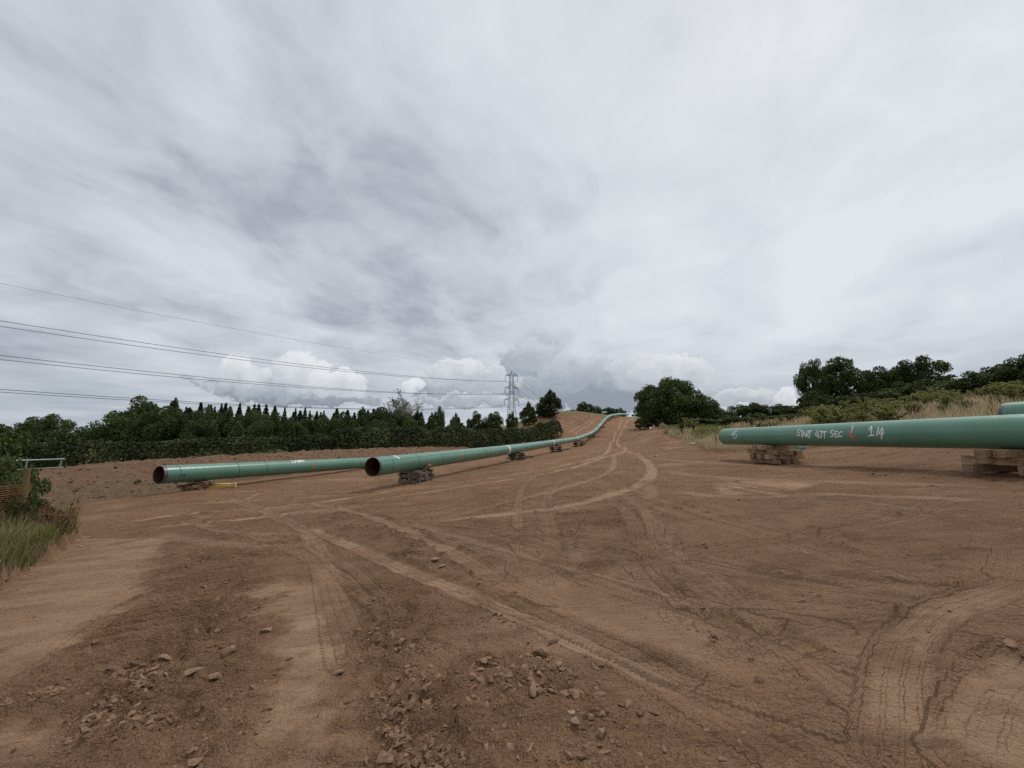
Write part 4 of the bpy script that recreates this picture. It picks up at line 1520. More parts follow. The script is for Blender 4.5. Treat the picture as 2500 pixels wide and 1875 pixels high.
# heap of loose soil by the oak
def soil_heap(px, py_base, Y, rad, h, label, seed):
    p = at(px, py_base, Y)
    n = 46
    a = np.linspace(-rad * 1.25, rad * 1.25, n)
    A, B = np.meshgrid(a, a)
    rr = np.hypot(A, B) / rad
    ns = fbm(A.ravel() + seed, B.ravel(), 0.9, 4, 0.6).reshape(A.shape)
    z = h * np.clip(1 - rr + 0.18 * ns, 0, 1) ** 1.05 + 0.06 * ns
    z = np.where(rr > 1.1, -0.4, z) + zg((p[0] + A).ravel(), (p[1] + B).ravel()).reshape(A.shape) - 0.08
    i_ = np.arange(n - 1)[None]
    j_ = np.arange(n - 1)[:, None] * n
    f_ = np.stack([j_ + i_, j_ + i_ + 1, j_ + n + i_ + 1, j_ + n + i_], -1).reshape(-1, 4)
    base = zg(p[0], p[1])
    o = link('soil_heap', new_mesh('soil_heap', np.stack([A, B, z - base], -1).reshape(-1, 3), f_, True, {'grass': np.zeros(n * n)}), HEAP, None, (p[0], p[1], base))
    return tag(o, label, 'soil heap')


soil_heap(1619, 1061, 80, 1.6, 1.35, 'conical heap of brown soil in front of the big oak', 3.0)

# white notice on the bund
_p = at(986.5, 1086, 55.0)
_z = bund_z(_p[0], _p[1])
sign = empty('notice_board', (_p[0], _p[1], _z - 0.1), 'small white notice on a stake on top of the soil bund', 'sign')
mb = MB()
mb.box((0, 0.03, 0.45), (0.035, 0.02, 0.5))
mb.build('stake', STAKE, sign)
mb = MB()
mb.box((0, 0, 1.05), (0.19, 0.008, 0.25))
bd_ = mb.build('board', WHITE, sign)
mb = MB()
mb.box((0, -0.011, 1.02), (0.10, 0.003, 0.025))
mb.build('printed_line', mottled('dark print', (0.08, 0.08, 0.09), (0.11, 0.11, 0.12), 9, 0.7), bd_)

# white sack, pale slab and an orange scrap
def lump(name, px, py, Y, dims, mat, label, cat, seed, sharp=0.25, sub=3, rot=0.0, sink=0.12):
    p = hit(px, py) if Y is None else at(px, py, Y)[:2]
    import bmesh
    bm = bmesh.new()
    bmesh.ops.create_icosphere(bm, subdivisions=sub, radius=1.0)
    v = np.array([q.co[:] for q in bm.verts])
    f = np.array([[q.index for q in ff.verts] for ff in bm.faces])
    bm.free()
    r = np.random.default_rng(seed)
    for _ in range(14):                                   # knock flat facets into it
        n = r.normal(size=3)
        n /= np.linalg.norm(n)
        d = r.uniform(0.28, 0.75)
        ex = np.maximum(v @ n - d, 0)
        v = v - ex[:, None] * n * (1 - sharp * 0.2)
    v *= 1 + r.normal(0, 0.02, (len(v), 1))
    v = v * np.asarray(dims) / 2
    o = link(name, new_mesh(name, v, f, False), mat, None, (p[0], p[1], zg(p[0], p[1]) + dims[2] * (0.5 - sink)))
    o.rotation_euler = (0, 0, rot)
    return tag(o, label, cat)


SACK = mottled('white woven sack', (0.60, 0.61, 0.60), (0.78, 0.79, 0.78), 6, 0.8, bump=0.4, bscale=14)
lump('sack', 1588.5, 1059, 82, (1.25, 0.8, 0.75), SACK, 'white sack lying by the weeds under the big oak', 'sack', 5)
SLAB = mottled('pale concrete slab', (0.50, 0.46, 0.38), (0.62, 0.58, 0.50), 8, 0.9)
lump('slab', 1775, 1092.5, 28.5, (0.75, 0.45, 0.14), SLAB, 'pale flat slab on the turf below the lettered pipe end', 'slab', 8, sub=2)
lump('slab', 1692, 1088.5, 33, (0.85, 0.4, 0.18), SLAB, 'pale slab on the edge of the right-hand verge', 'slab', 9, sub=2)
ORNG = mottled('faded orange plastic', (0.62, 0.20, 0.14), (0.74, 0.30, 0.22), 10, 0.6)
lump('plastic_scrap', 1601, 1114.5, None, (0.55, 0.35, 0.12), ORNG, 'crumpled orange plastic scrap on the bare track', 'litter', 10, sub=2)
lump('litter_scrap', 197, 1332, None, (0.14, 0.07, 0.05), WHITE, 'scrap of white litter on the soil by the left verge', 'litter', 11, sub=1)

# ------------------------------------------------------------------ stones one can tell apart
STONE = mottled('reddish sandstone', (0.225, 0.138, 0.090), (0.315, 0.205, 0.140), 9, 0.95, 0.1, bump=0.6, bscale=30)
STONE2 = mottled('pale dusty stone', (0.30, 0.21, 0.15), (0.38, 0.28, 0.20), 9, 0.95, 0.1, bump=0.5, bscale=30)
BIG = [(1322, 1604, (0.25, 0.13, 0.13), 'largest slab-like stone in the middle foreground', 0.1),
       (1346, 1578, (0.17, 0.08, 0.08), 'wedge-shaped stone just behind the largest foreground stone', 0.5),
       (1405, 1792, (0.095, 0.075, 0.05), 'flat pale stone among clods below the largest stone', 0.3),
       (1470, 1822, (0.11, 0.085, 0.06), 'squarish stone near the bottom edge of the middle foreground', 0.2),
       (1397, 1764, (0.085, 0.05, 0.04), 'flat stone above the pale flat one', 0.0),
       (1442, 1763, (0.06, 0.06, 0.045), 'rounded stone right of the flat stones', 0.9),
       (1400, 1756, (0.03, 0.03, 0.03), 'pale pebble above the flat stones', 0.0),
       (708, 1610, (0.10, 0.055, 0.05), 'lone dark stone on the smooth pale strip', 0.6),
       (441, 1496, (0.085, 0.05, 0.045), 'pale stone on the cleat marks left of the smooth strip', 0.3),
       (832, 1638, (0.12, 0.06, 0.06), 'long stone right of the smooth pale strip', 0.2),
       (1364, 1640, (0.10, 0.08, 0.03), 'flat buried stone below the largest stone', 0.2),
       (1391, 1682, (0.045, 0.035, 0.035), 'small pale stone right below the largest stone', 0.2),
       (1060, 1372, (0.20, 0.11, 0.10), 'dark clod pile beside the diagonal track', 0.3),
       (1080, 1385, (0.17, 0.09, 0.07), 'clod on the right edge of the diagonal track', 0.8),
       (645, 1545, (0.22, 0.10, 0.09), 'slabby clod on the left edge of the smooth strip', 0.45),
       (560, 1600, (0.20, 0.12, 0.08), 'slabby clod in the broken soil left of the smooth strip', 0.5),
       (470, 1640, (0.22, 0.14, 0.09), 'broad clod in the dark broken soil at left', 0.5),
       (530, 1640, (0.17, 0.10, 0.09), 'clod beside the broad clod at left', 0.4),
       (1210, 1345, (0.07, 0.05, 0.04), 'pale pebble on the smooth soil right of the diagonal track', 0.2),
       (1780, 1486, (0.16, 0.035, 0.03), 'dark twig-like sliver on the right-hand soil', 0.1)]
for i_, (px_, py_, dm_, lb_, rt_) in enumerate(BIG):
    lump('stone', px_, py_, None, dm_, STONE2 if ('pale' in lb_ and 'strip' not in lb_) else STONE, lb_, 'stone', 100 + i_, sub=2, rot=rt_, sink=0.22)['group'] = 'stones lying on the soil'


# ------------------------------------------------------------------ clods and crumbs: too many to count
def clods(name, pts, size, seed, flat=0.55):
    """angular lumps: each an irregular twenty-faced chunk"""
    r = np.random.default_rng(seed)
    n = len(pts)
    g = (1 + 5 ** 0.5) / 2
    c = np.array([[-1, g, 0], [1, g, 0], [-1, -g, 0], [1, -g, 0], [0, -1, g], [0, 1, g], [0, -1, -g], [0, 1, -g], [g, 0, -1], [g, 0, 1], [-g, 0, -1], [-g, 0, 1]], float) / 1.9
    v = c[None] * (1 + r.uniform(-0.55, 0.35, (n, 12, 1))) + r.normal(0, 0.10, (n, 12, 3))
    dims = np.stack([size * r.uniform(0.6, 1.3, n), size * r.uniform(0.45, 0.9, n), size * flat * r.uniform(0.35, 1.1, n)], -1) * 0.5
    v *= dims[:, None]
    a = r.uniform(0, 2 * math.pi, n)
    ti = r.normal(0, 0.35, n)
    ca, sa = np.cos(a), np.sin(a)
    ct, st = np.cos(ti), np.sin(ti)
    x, y, z = v[..., 0], v[..., 1], v[..., 2]
    x, z = x * ct[:, None] + z * st[:, None], -x * st[:, None] + z * ct[:, None]
    x, y = x * ca[:, None] - y * sa[:, None], x * sa[:, None] + y * ca[:, None]
    v = np.stack([x, y, z], -1) + pts[:, None]
    v[..., 2] += dims[:, None, 2] * 0.10
    f = np.array([[0, 11, 5], [0, 5, 1], [0, 1, 7], [0, 7, 10], [0, 10, 11], [1, 5, 9], [5, 11, 4], [11, 10, 2], [10, 7, 6], [7, 1, 8],
                  [3, 9, 4], [3, 4, 2], [3, 2, 6], [3, 6, 8], [3, 8, 9], [4, 9, 5], [2, 4, 11], [6, 2, 10], [8, 6, 7], [9, 8, 1]])
    F = (np.arange(n)[:, None, None] * 12 + f[None]).reshape(-1, 3)
    var = np.repeat(r.random(n), 12)
    return new_mesh(name, v.reshape(-1, 3), F, False, {'tint': var})


def clod_material():
    m, T, b = principled('broken clods', (0.2, 0.12, 0.08), 0.95, 0.08)
    tint = T.node('ShaderNodeAttribute', attribute_name='tint').outputs['Fac']
    geo = T.node('ShaderNodeNewGeometry')
    n = T.noise(geo.outputs['Position'], 40.0, 4.0, 0.6)
    c = T.mix(tint, rgb(0.155, 0.087, 0.052), rgb(0.285, 0.178, 0.114))
    c = T.mix(T.m('MULTIPLY', T.smooth(n, 0.4, 0.7), 0.5), c, rgb(0.28, 0.172, 0.108))
    T.l.new(c, b.inputs['Base Color'])
    bp = T.node('ShaderNodeBump')
    bp.inputs['Strength'].default_value = 0.7
    bp.inputs['Distance'].default_value = 0.01
    T.put(bp.inputs['Height'], T.noise(geo.outputs['Position'], 90.0, 3.0, 0.6))
    T.l.new(bp.outputs[0], b.inputs['Normal'])
    return m


CLOD = clod_material()
r_ = np.random.default_rng(41)
# candidates spread evenly in distance from the camera, kept where the soil is broken
n_ = 150000
yy = 1.7 * (26 / 1.7) ** r_.random(n_)
xx = r_.uniform(-1.45, 1.45, n_) * yy
m_ = gmask(gclod, xx, yy)
clump = sstep(fbm(xx, yy, 1.6, 3, 0.6, off=5.5), -0.05, 0.40)
keep = r_.random(n_) < (m_ ** 1.2) * (0.08 + 0.62 * clump) + 0.006
keep &= gmask(ggrass, xx, yy) < 0.2
xx, yy = xx[keep], yy[keep]
sz_ = 0.008 + 0.060 * r_.random(len(xx)) ** 3.6 + 0.0020 * yy
sz_ *= 0.75 + 0.7 * clump[keep]
cl = link('soil_clods', clods('soil_clods', np.stack([xx, yy, zg(xx, yy)], -1), sz_, 6), CLOD)
tag(cl, 'brown clods and crumbs strewn over the broken soil', 'clods', kind='stuff')
print('clods', len(xx))
# clods on the bund
n_ = 16000
ti_, si_ = r_.integers(6, ni - 6, n_), r_.integers(4, nj - 4, n_)
k_ = (hh[ti_, si_] > 0.15)
ti_, si_ = ti_[k_], si_[k_]
pb = np.stack([bx[ti_, si_] + r_.uniform(-.1, .1, len(ti_)), by[ti_, si_] + r_.uniform(-.1, .1, len(ti_)), bz[ti_, si_]], -1)
cb = link('bund_clods', clods('bund_clods', pb, 0.05 + 0.22 * r_.random(len(ti_)) ** 3, 8, 0.7), CLOD)
tag(cb, 'lumps of soil littering the topsoil bund', 'clods', kind='stuff')


# ------------------------------------------------------------------ foliage
def leaf_material(name, dark, light, trans=0.25, rnd=0.18, rough=0.6):
    m = bpy.data.materials.new(name)
    m.use_nodes = True
    T = NT(m.node_tree)
    T.n.clear()
    out = T.node('ShaderNodeOutputMaterial')
    tint = T.node('ShaderNodeAttribute', attribute_name='tint').outputs['Fac']
    oi = T.node('ShaderNodeObjectInfo')
    c = T.mix(tint, rgb(*dark), rgb(*light))
    h = T.node('ShaderNodeHueSaturation')
    T.put(h.inputs['Hue'], T.m('ADD', 0.49, T.m('MULTIPLY', oi.outputs['Random'], 0.02)))
    T.put(h.inputs['Value'], T.m('ADD', 1 - rnd, T.m('MULTIPLY', oi.outputs['Random'], 2 * rnd)))
    T.put(h.inputs['Color'], c)
    di = T.node('ShaderNodeBsdfPrincipled')
    T.l.new(h.outputs[0], di.inputs['Base Color'])
    di.inputs['Roughness'].default_value = rough
    di.inputs['Specular IOR Level'].default_value = 0.22
    tr = T.node('ShaderNodeBsdfTranslucent')
    T.l.new(h.outputs[0], tr.inputs[0])
    mx = T.node('ShaderNodeMixShader')
    mx.inputs[0].default_value = trans
    T.l.new(di.outputs[0], mx.inputs[1])
    T.l.new(tr.outputs[0], mx.inputs[2])
    T.l.new(mx.outputs[0], out.inputs[0])
    return m


LEAF = leaf_material('broadleaf foliage', (0.034, 0.052, 0.015), (0.100, 0.128, 0.036), 0.28, 0.25)
LEAF_HEDGE = leaf_material('hedge foliage', (0.034, 0.048, 0.016), (0.105, 0.125, 0.045))
NEEDLE = leaf_material('conifer needles', (0.022, 0.036, 0.016), (0.048, 0.064, 0.028), 0.1)
WILLOW = leaf_material('young willow leaves', (0.150, 0.160, 0.048), (0.290, 0.285, 0.100), 0.4)
GRASS_G = leaf_material('green grass', (0.100, 0.108, 0.028), (0.235, 0.225, 0.075), 0.35)
GRASS_D = leaf_material('dry grass', (0.38, 0.27, 0.165), (0.58, 0.45, 0.30), 0.3)
WEED = leaf_material('weed leaves', (0.052, 0.072, 0.020), (0.120, 0.138, 0.048), 0.3)
DOCK = leaf_material('rusty dock seed', (0.095, 0.034, 0.016), (0.170, 0.066, 0.030), 0.1)
BARK = mottled('bark', (0.060, 0.050, 0.040), (0.115, 0.100, 0.082), 6, 0.95, 0.1, bump=0.5, stretch=(3, 3, 0.6))
BARK_DEAD = mottled('bleached dead wood', (0.36, 0.34, 0.31), (0.50, 0.47, 0.43), 6, 0.9, 0.1)


def cards(pos, nrm, size, r, aspect=1.6, tint=None, sizes=None):
    """one kite-shaped leaf per position"""
    n = len(pos)
    nr = nrm / (np.linalg.norm(nrm, axis=1, keepdims=True) + 1e-9)
    t = r.normal(size=(n, 3))
    t -= nr * (t * nr).sum(1, keepdims=True)
    t /= np.linalg.norm(t, axis=1, keepdims=True) + 1e-9
    b = np.cross(nr, t)
    sz = (size * r.uniform(0.6, 1.35, n) if sizes is None else sizes)[:, None]
    tip = pos + t * sz * aspect * 0.5
    tail = pos - t * sz * aspect * 0.5
    mid = pos + t * sz * 0.08 + nr * sz * 0.14
    v = np.stack([tail, mid + b * sz * 0.5, tip, mid - b * sz * 0.5], 1).reshape(-1, 3)
    f = np.arange(n * 4).reshape(-1, 4)
    tv = np.repeat(r.random(n) if tint is None else tint, 4)
    return v, f, tv


def leaf_mesh(name, chunks):
    vs, fs, ts, k = [], [], [], 0
    for v, f, t in chunks:
        vs.append(v)
        fs.append(f + k)
        ts.append(t)
        k += len(v)
    return new_mesh(name, np.concatenate(vs), np.concatenate(fs), False, {'tint': np.concatenate(ts)})


def blob_crown(r, n_blob, rx, ry, rz, cz, n_leaf, leaf, blob=(0.20, 0.34), low_cut=-0.75, shell=0.55, skew=None, taper=0.0):
    """leaves clustered on lumps spread through an ellipsoid: returns chunk and lump centres"""
    cen = []
    while len(cen) < n_blob:
        d = r.normal(size=3)
        d /= np.linalg.norm(d)
        if d[2] < low_cut:
            continue
        rad = shell + (0.92 - shell) * r.random() ** 0.6
        cen.append(d * rad)
    cen = np.array(cen)
    br = r.uniform(blob[0], blob[1], n_blob)
    which = r.choice(n_blob, n_leaf, p=br ** 2 / (br ** 2).sum())
    d = r.normal(size=(n_leaf, 3))
    d[:, 2] += 0.25
    d /= np.linalg.norm(d, axis=1, keepdims=True)
    rad = br[which] * (1.06 - 0.50 * r.random(n_leaf) ** 2.0)
    p = cen[which] + d * rad[:, None]
    p += r.normal(0, 0.018, p.shape)
    p *= np.array([rx, ry, rz])
    if taper:
        p[:, :2] *= (1 - taper * p[:, 2:3] / rz)
    p[:, 2] += cz
    if skew is not None:
        p[:, 0] += skew * (p[:, 2] - cz)
    nr = d + 0.8 * r.normal(size=d.shape)
    bt = r.random(n_blob)
    tint = np.clip(0.5 * bt[which] + 0.5 * r.random(n_leaf), 0, 1)
    c2 = cen * np.array([rx, ry, rz])
    c2[:, 2] += cz
    return cards(p, nr, leaf, r, 1.5, tint), c2


def limbs(mb, r, base_r, h_trunk, targets, lean=0.0, seg=6, n=9):
    top = np.array([lean, 0, h_trunk])
    mb.tube(resample(np.array([[0, 0, -0.4], [lean * 0.3 + r.normal(0, 0.05), r.normal(0, 0.05), h_trunk * 0.5], top]), 0.5), np.linspace(base_r * 1.25, base_r * 0.75, len(resample(np.array([[0, 0, -0.4], [lean * 0.3, 0, h_trunk * 0.5], top]), 0.5))) if False else base_r, seg)
    idx = r.permutation(len(targets))[:n]
    for i in idx:
        t = targets[i]
        s = np.array([lean, 0, h_trunk * r.uniform(0.6, 1.0)])
        mid = s + (t - s) * 0.5 + np.array([r.normal(0, 0.25), r.normal(0, 0.25), 0.10 * np.linalg.norm(t - s)])
        P = resample(np.array([s, mid, t]), np.linalg.norm(t - s) / 5)
        mb.tube(P, np.linspace(base_r * 0.5, base_r * 0.10, len(P)), 5)


def proto_tree(seed, w, h, trunk_h, n_blob, n_leaf, leaf, base_r, low=-0.75, shell=0.5, blob=(0.2, 0.34), n_limb=9, mat=None, skew=None, taper=0.0):
    r = np.random.default_rng(seed)
    cz = trunk_h + (h - trunk_h) * 0.5
    ch, cen = blob_crown(r, n_blob, w / 2, w / 2, (h - trunk_h) / 2, cz, n_leaf, leaf, blob, low, shell, skew, taper)
    crown = leaf_mesh('crown', [ch])
    crown.materials.append(mat or LEAF)
    mb = MB()
    limbs(mb, r, base_r, trunk_h + (h - trunk_h) * 0.35, cen, n=n_limb)
    trunk = mb.mesh('trunk', True)
    trunk.materials.append(BARK)
    return crown, trunk, (w, h)


def place_tree(proto, name, px, py_top, Y, width_px, label, group=None, sink=0.3, rz=None, X=None, zbase=None):
    """set a tree so that its top and width agree with the photograph at its real distance"""
    crown, trunk, (w, h) = proto
    p = at(px, py_top, Y)
    z0 = (zg(p[0], p[1]) if zbase is None else zbase) - sink
    H = max(1.0, p[2] - z0)
    wx = width_px / 939.0 * Y
    root = empty(name, (p[0], p[1], z0), label, 'tree', group, rz if rz is not None else random.uniform(0, 6.28))
    sx, sz = wx / w, H / h
    root.scale = (sx, sx, sz)
    link('crown', crown, None, root)
    link('trunk', trunk, None, root)
    return root


T_ROUND = proto_tree(1, 9, 9, 0.8, 44, 9000, 0.28, 0.26, low=-0.9, shell=0.4)
T_ROUND2 = proto_tree(2, 9, 9, 0.8, 50, 9000, 0.26, 0.24, blob=(0.16, 0.28), low=-0.9, shell=0.4)
T_TALL = proto_tree(3, 7, 12, 0.2, 60, 9500, 0.30, 0.28, blob=(0.14, 0.25), low=-1.0, shell=0.35, taper=0.38)
T_OPEN = proto_tree(4, 10, 11, 1.4, 56, 10500, 0.24, 0.30, low=-0.8, shell=0.40, blob=(0.13, 0.24), n_limb=26)
T_OPEN2 = proto_tree(5, 10, 10, 1.6, 56, 8600, 0.24, 0.30, low=-0.5, shell=0.5, blob=(0.12, 0.22), n_limb=26)
T_BUSH = proto_tree(6, 6, 4.5, 0.3, 26, 3600, 0.26, 0.12, low=-0.9)
T_OAK = proto_tree(7, 17, 12.5, 0.1, 110, 30000, 0.34, 0.5, low=-1.0, shell=0.45, blob=(0.15, 0.26), n_limb=16)

# ---- single trees, left to right
place_tree(T_OPEN, 'dark_tree', 118, 1011, 66, 112, 'dark flat-topped tree standing alone at the far left')
place_tree(T_BUSH, 'shrub', 62, 1040, 40, 90, 'green shrub below the lone flat-topped tree at far left')
place_tree(T_BUSH, 'shrub', 8, 1046, 33, 110, 'pale green shrub at the left edge behind the orange fence')
place_tree(T_BUSH, 'shrub', 150, 1050, 44, 80, 'shrub right of the lone flat-topped tree')
place_tree(T_ROUND, 'small_tree', 205, 1045, 110, 40, 'small round tree in the gap left of the wood')
place_tree(T_ROUND2, 'small_tree', 238, 1053, 120, 36, 'low far tree just left of the wood')
place_tree(T_ROUND, 'broadleaf_tree', 300, 1012, 62, 110, 'broad tree sloping down at the left end of the wood')
place_tree(T_ROUND2, 'broadleaf_tree', 352, 977, 66, 120, 'tallest leafy tree near the left end of the wood')
place_tree(T_ROUND, 'broadleaf_tree', 395, 996, 60, 110, 'yellow-green tree right of the tallest leafy tree')
place_tree(T_TALL, 'broadleaf_tree', 428, 981, 72, 66, 'round-headed dark tree left of the conifers')
for i_, (px_, py_, Y_, w_) in enumerate(((455, 1004, 62, 80), (505, 1000, 60, 86), (560, 1006, 58, 84), (615, 1004, 60, 90), (668, 1012, 64, 80), (585, 1036, 48, 66), (725, 1024, 58, 70),
                                          (765, 1020, 60, 60), (720, 1038, 50, 64), (805, 1016, 66, 76), (842, 1012, 70, 70), (885, 1002, 72, 76), (925, 998, 72, 90), (975, 1006, 70, 90), (1020, 1012, 74, 70),
                                          (935, 1025, 58, 90), (1000, 1022, 64, 80), (1050, 1022, 72, 60), (640, 1030, 50, 70), (500, 1030, 52, 80), (860, 1030, 60, 76))):
    place_tree((T_ROUND, T_ROUND2, T_TALL)[i_ % 3], 'broadleaf_tree', px_, py_, Y_, w_, 'leafy tree in the row between hedge and conifers', 'leafy trees along the edge of the wood')
place_tree(T_ROUND, 'round_tree', 1072, 996, 90, 34, 'dark round-headed tree right of the dead tree')
place_tree(T_OPEN2, 'flat_topped_tree', 1112, 1010, 95, 28, 'thin flat-topped tree in the gap left of the pylon')
place_tree(T_BUSH, 'shrub', 1115, 1026, 84, 60, 'bush under the thin flat-topped tree')
place_tree(T_ROUND2, 'round_tree', 1163, 1008, 105, 50, 'left of the twin round trees beside the pylon')
place_tree(T_ROUND, 'round_tree', 1207, 1008, 105, 52, 'right of the twin round trees beside the pylon')
place_tree(T_ROUND2, 'round_tree', 1250, 1008, 108, 30, 'round tree hiding the foot of the pylon')
place_tree(T_TALL, 'tall_tree', 1290, 984, 118, 42, 'narrow tree between the pylon and the tall hill tree')
place_tree(T_TALL, 'tall_tree', 1343, 955, 128, 62, 'tall pointed tree on the left shoulder of the hill')
place_tree(T_BUSH, 'shrub', 1330, 1000, 130, 60, 'dark bush at the foot of the tall pointed tree')
place_tree(T_BUSH, 'shrub', 1396, 1001, 160, 34, 'low scrub on the skyline left of the hilltop trees')
place_tree(T_ROUND, 'hilltop_tree', 1428, 983, 185, 46, 'olive green rounded tree on the hilltop')
place_tree(T_ROUND2, 'hilltop_tree', 1455, 993, 190, 36, 'sloping tree right of the olive hilltop tree')
place_tree(T_OPEN, 'hilltop_tree', 1488, 994, 195, 40, 'open-crowned tree on the crest behind the pipeline')
place_tree(T_ROUND2, 'hilltop_tree', 1512, 997, 195, 34, 'rounded tree on the crest nearest the pipeline end')
# oak beside the haul road, with its lower half to the right
oak = place_tree(T_OAK, 'oak_tree', 1632, 927, 93, 158, 'big dark oak beside the haul road', rz=0.4)
place_tree(T_OAK, 'oak_tree', 1700, 966, 92, 108, 'lower dark tree grown into the right side of the big oak', rz=2.2)
place_tree(T_BUSH, 'shrub', 1570, 1020, 90, 40, 'scrubby bush at the left foot of the big oak')
place_tree(T_BUSH, 'shrub', 1700, 1022, 86, 120, 'dark bush under the right side of the oak')
for i_, (px_, py_, Y_, w_) in enumerate(((1770, 1004, 88, 60), (1800, 990, 88, 66), (1835, 985, 86, 60), (1872, 990, 84, 64), (1908, 988, 82, 50), (1935, 992, 78, 60), (1785, 1015, 76, 70), (1850, 1010, 74, 80), (1910, 1012, 72, 70))):
    place_tree((T_BUSH, T_ROUND2)[i_ % 2], 'hedge_tree', px_, py_, Y_, w_, 'bushy tree in the hedgerow between the oak and the tall right trees', 'hedgerow trees right of the oak')
place_tree(T_OPEN, 'tall_tree', 1978, 878, 70, 72, 'left half of the pair of tall dark trees at right')
place_tree(T_OPEN2, 'tall_tree', 2055, 873, 70, 112, 'airy round-crowned tall tree right of its dark neighbour')
place_tree(T_BUSH, 'shrub', 1985, 960, 66, 80, 'dark bush under the left tall tree at right')
place_tree(T_ROUND, 'broadleaf_tree', 2135, 902, 66, 90, 'dense rounded tree between the two airy trees at right')
place_tree(T_OPEN, 'tall_tree', 2240, 872, 62, 120, 'airy spreading tree with sky showing through at right')
place_tree(T_ROUND2, 'broadleaf_tree', 2185, 900, 64, 84, 'dark tree filling the gap under the airy spreading tree')
place_tree(T_BUSH, 'shrub', 2080, 965, 60, 110, 'dark bush below the airy round-crowned tree')
place_tree(T_BUSH, 'shrub', 2170, 950, 58, 120, 'dark bush below the dense rounded tree')
place_tree(T_BUSH, 'shrub', 2270, 928, 54, 110, 'dark bush below the airy spreading tree')
place_tree(T_BUSH, 'shrub', 2345, 925, 48, 110, 'first bush of the rising hedge at the right edge')
place_tree(T_ROUND2, 'hedge_tree', 2400, 902, 46, 110, 'second bush of the rising hedge at the right edge')
place_tree(T_ROUND, 'hedge_tree', 2455, 890, 44, 110, 'third bush of the rising hedge at the right edge')
place_tree(T_ROUND2, 'hedge_tree', 2510, 868, 42, 100, 'tallest bush of the rising hedge, cut by the right edge')


for i_, (px_, py_, Y_, w_, lb_) in enumerate(((2015, 930, 76, 90, 'dark undergrowth tree behind the left tall tree at right'), (2095, 945, 78, 100, 'dark undergrowth tree behind the airy round-crowned tree'),
                                              (2230, 925, 70, 110, 'dark undergrowth tree behind the airy spreading tree'), (2310, 930, 60, 90, 'dark undergrowth tree left of the rising hedge'))):
    place_tree(T_ROUND2, 'undergrowth_tree', px_, py_, Y_, w_, lb_)


# ---- conifers of the plantation
def proto_conifer(seed, h=12.0, w=4.2):
    r = np.random.default_rng(seed)
    n = 2200
    t = r.random(n) ** 0.70
    tier = np.floor(t * 13) / 13
    tt = 0.30 * tier + 0.70 * t
    z = h * (0.15 + 0.85 * tt)
    rad = (w / 2) * (1 - tt) ** 1.05 * np.sqrt(r.random(n)) * (0.75 + 0.5 * r.random(n)) + 0.05
    a = r.uniform(0, 2 * math.pi, n)
    p = np.stack([rad * np.cos(a), rad * np.sin(a), z - 0.12 * rad + r.normal(0, 0.1, n)], -1)
    nr = np.stack([np.cos(a) * 0.4, np.sin(a) * 0.4, np.ones(n)], -1) + 0.6 * r.normal(size=(n, 3))
    ch = cards(p, nr, 0.42, r, 2.0, sizes=(0.16 + 0.30 * (1 - tt)) * r.uniform(0.7, 1.3, n))
    mb = MB()
    mb.tube([[0, 0, -0.4], [0, 0, h * 0.5], [0, 0, h]], [0.16, 0.1, 0.02], 5)
    cr = leaf_mesh('crown', [ch])
    cr.materials.append(NEEDLE)
    tk = mb.mesh('trunk')
    tk.materials.append(BARK)
    return cr, tk, (w, h)


CON = [proto_conifer(31), proto_conifer(32, 12, 3.6), proto_conifer(33, 12, 5.0), proto_conifer(34, 12, 6.0)]
r_ = np.random.default_rng(77)
sky = [(455, 990), (480, 985), (500, 986), (520, 992), (545, 987), (565, 986), (590, 985), (610, 986), (640, 984), (665, 993), (690, 997), (715, 999), (745, 996), (770, 999), (800, 1000), (830, 999), (860, 1003), (885, 1002), (920, 1000), (1020, 1003), (1050, 1010)]
sx_, sy_ = zip(*sky)
for i_ in range(60):
    px_ = 452 + i_ * (1045 - 452) / 59 + r_.normal(0, 8)
    py_ = np.interp(px_, sx_, sy_) + 8 * r_.random() ** 1.5 * 1.8 - 4
    place_tree(CON[int(r_.integers(4))], 'conifer', px_, py_, float(r_.uniform(84, 102)), float(r_.uniform(38, 64)), 'dark conifer in the plantation behind the leafy trees', 'conifers of the plantation')


# ---- the half-dead tree above the wood
def grow(mb, r, p, d, L, rad, lvl, twigs):
    n = 5
    pts = [p]
    for i in range(n):
        d = d + r.normal(0, 0.17, 3) + np.array([0, 0, 0.05])
        d /= np.linalg.norm(d)
        pts.append(pts[-1] + d * L / n)
    pts = np.array(pts)
    mb.tube(pts, np.maximum(0.035, np.linspace(rad, rad * 0.55, n + 1)), 5)
    if lvl == 0:
        twigs.append(pts[-1])
        return
    for k in range(3 if lvl > 1 else 3):
        q = pts[int(r.integers(2, n + 1))]
        dd = d + r.normal(0, 0.62, 3)
        dd[2] = abs(dd[2]) * 0.8 + 0.15
        grow(mb, r, q, dd / np.linalg.norm(dd), L * r.uniform(0.55, 0.8), rad * 0.55, lvl - 1, twigs)


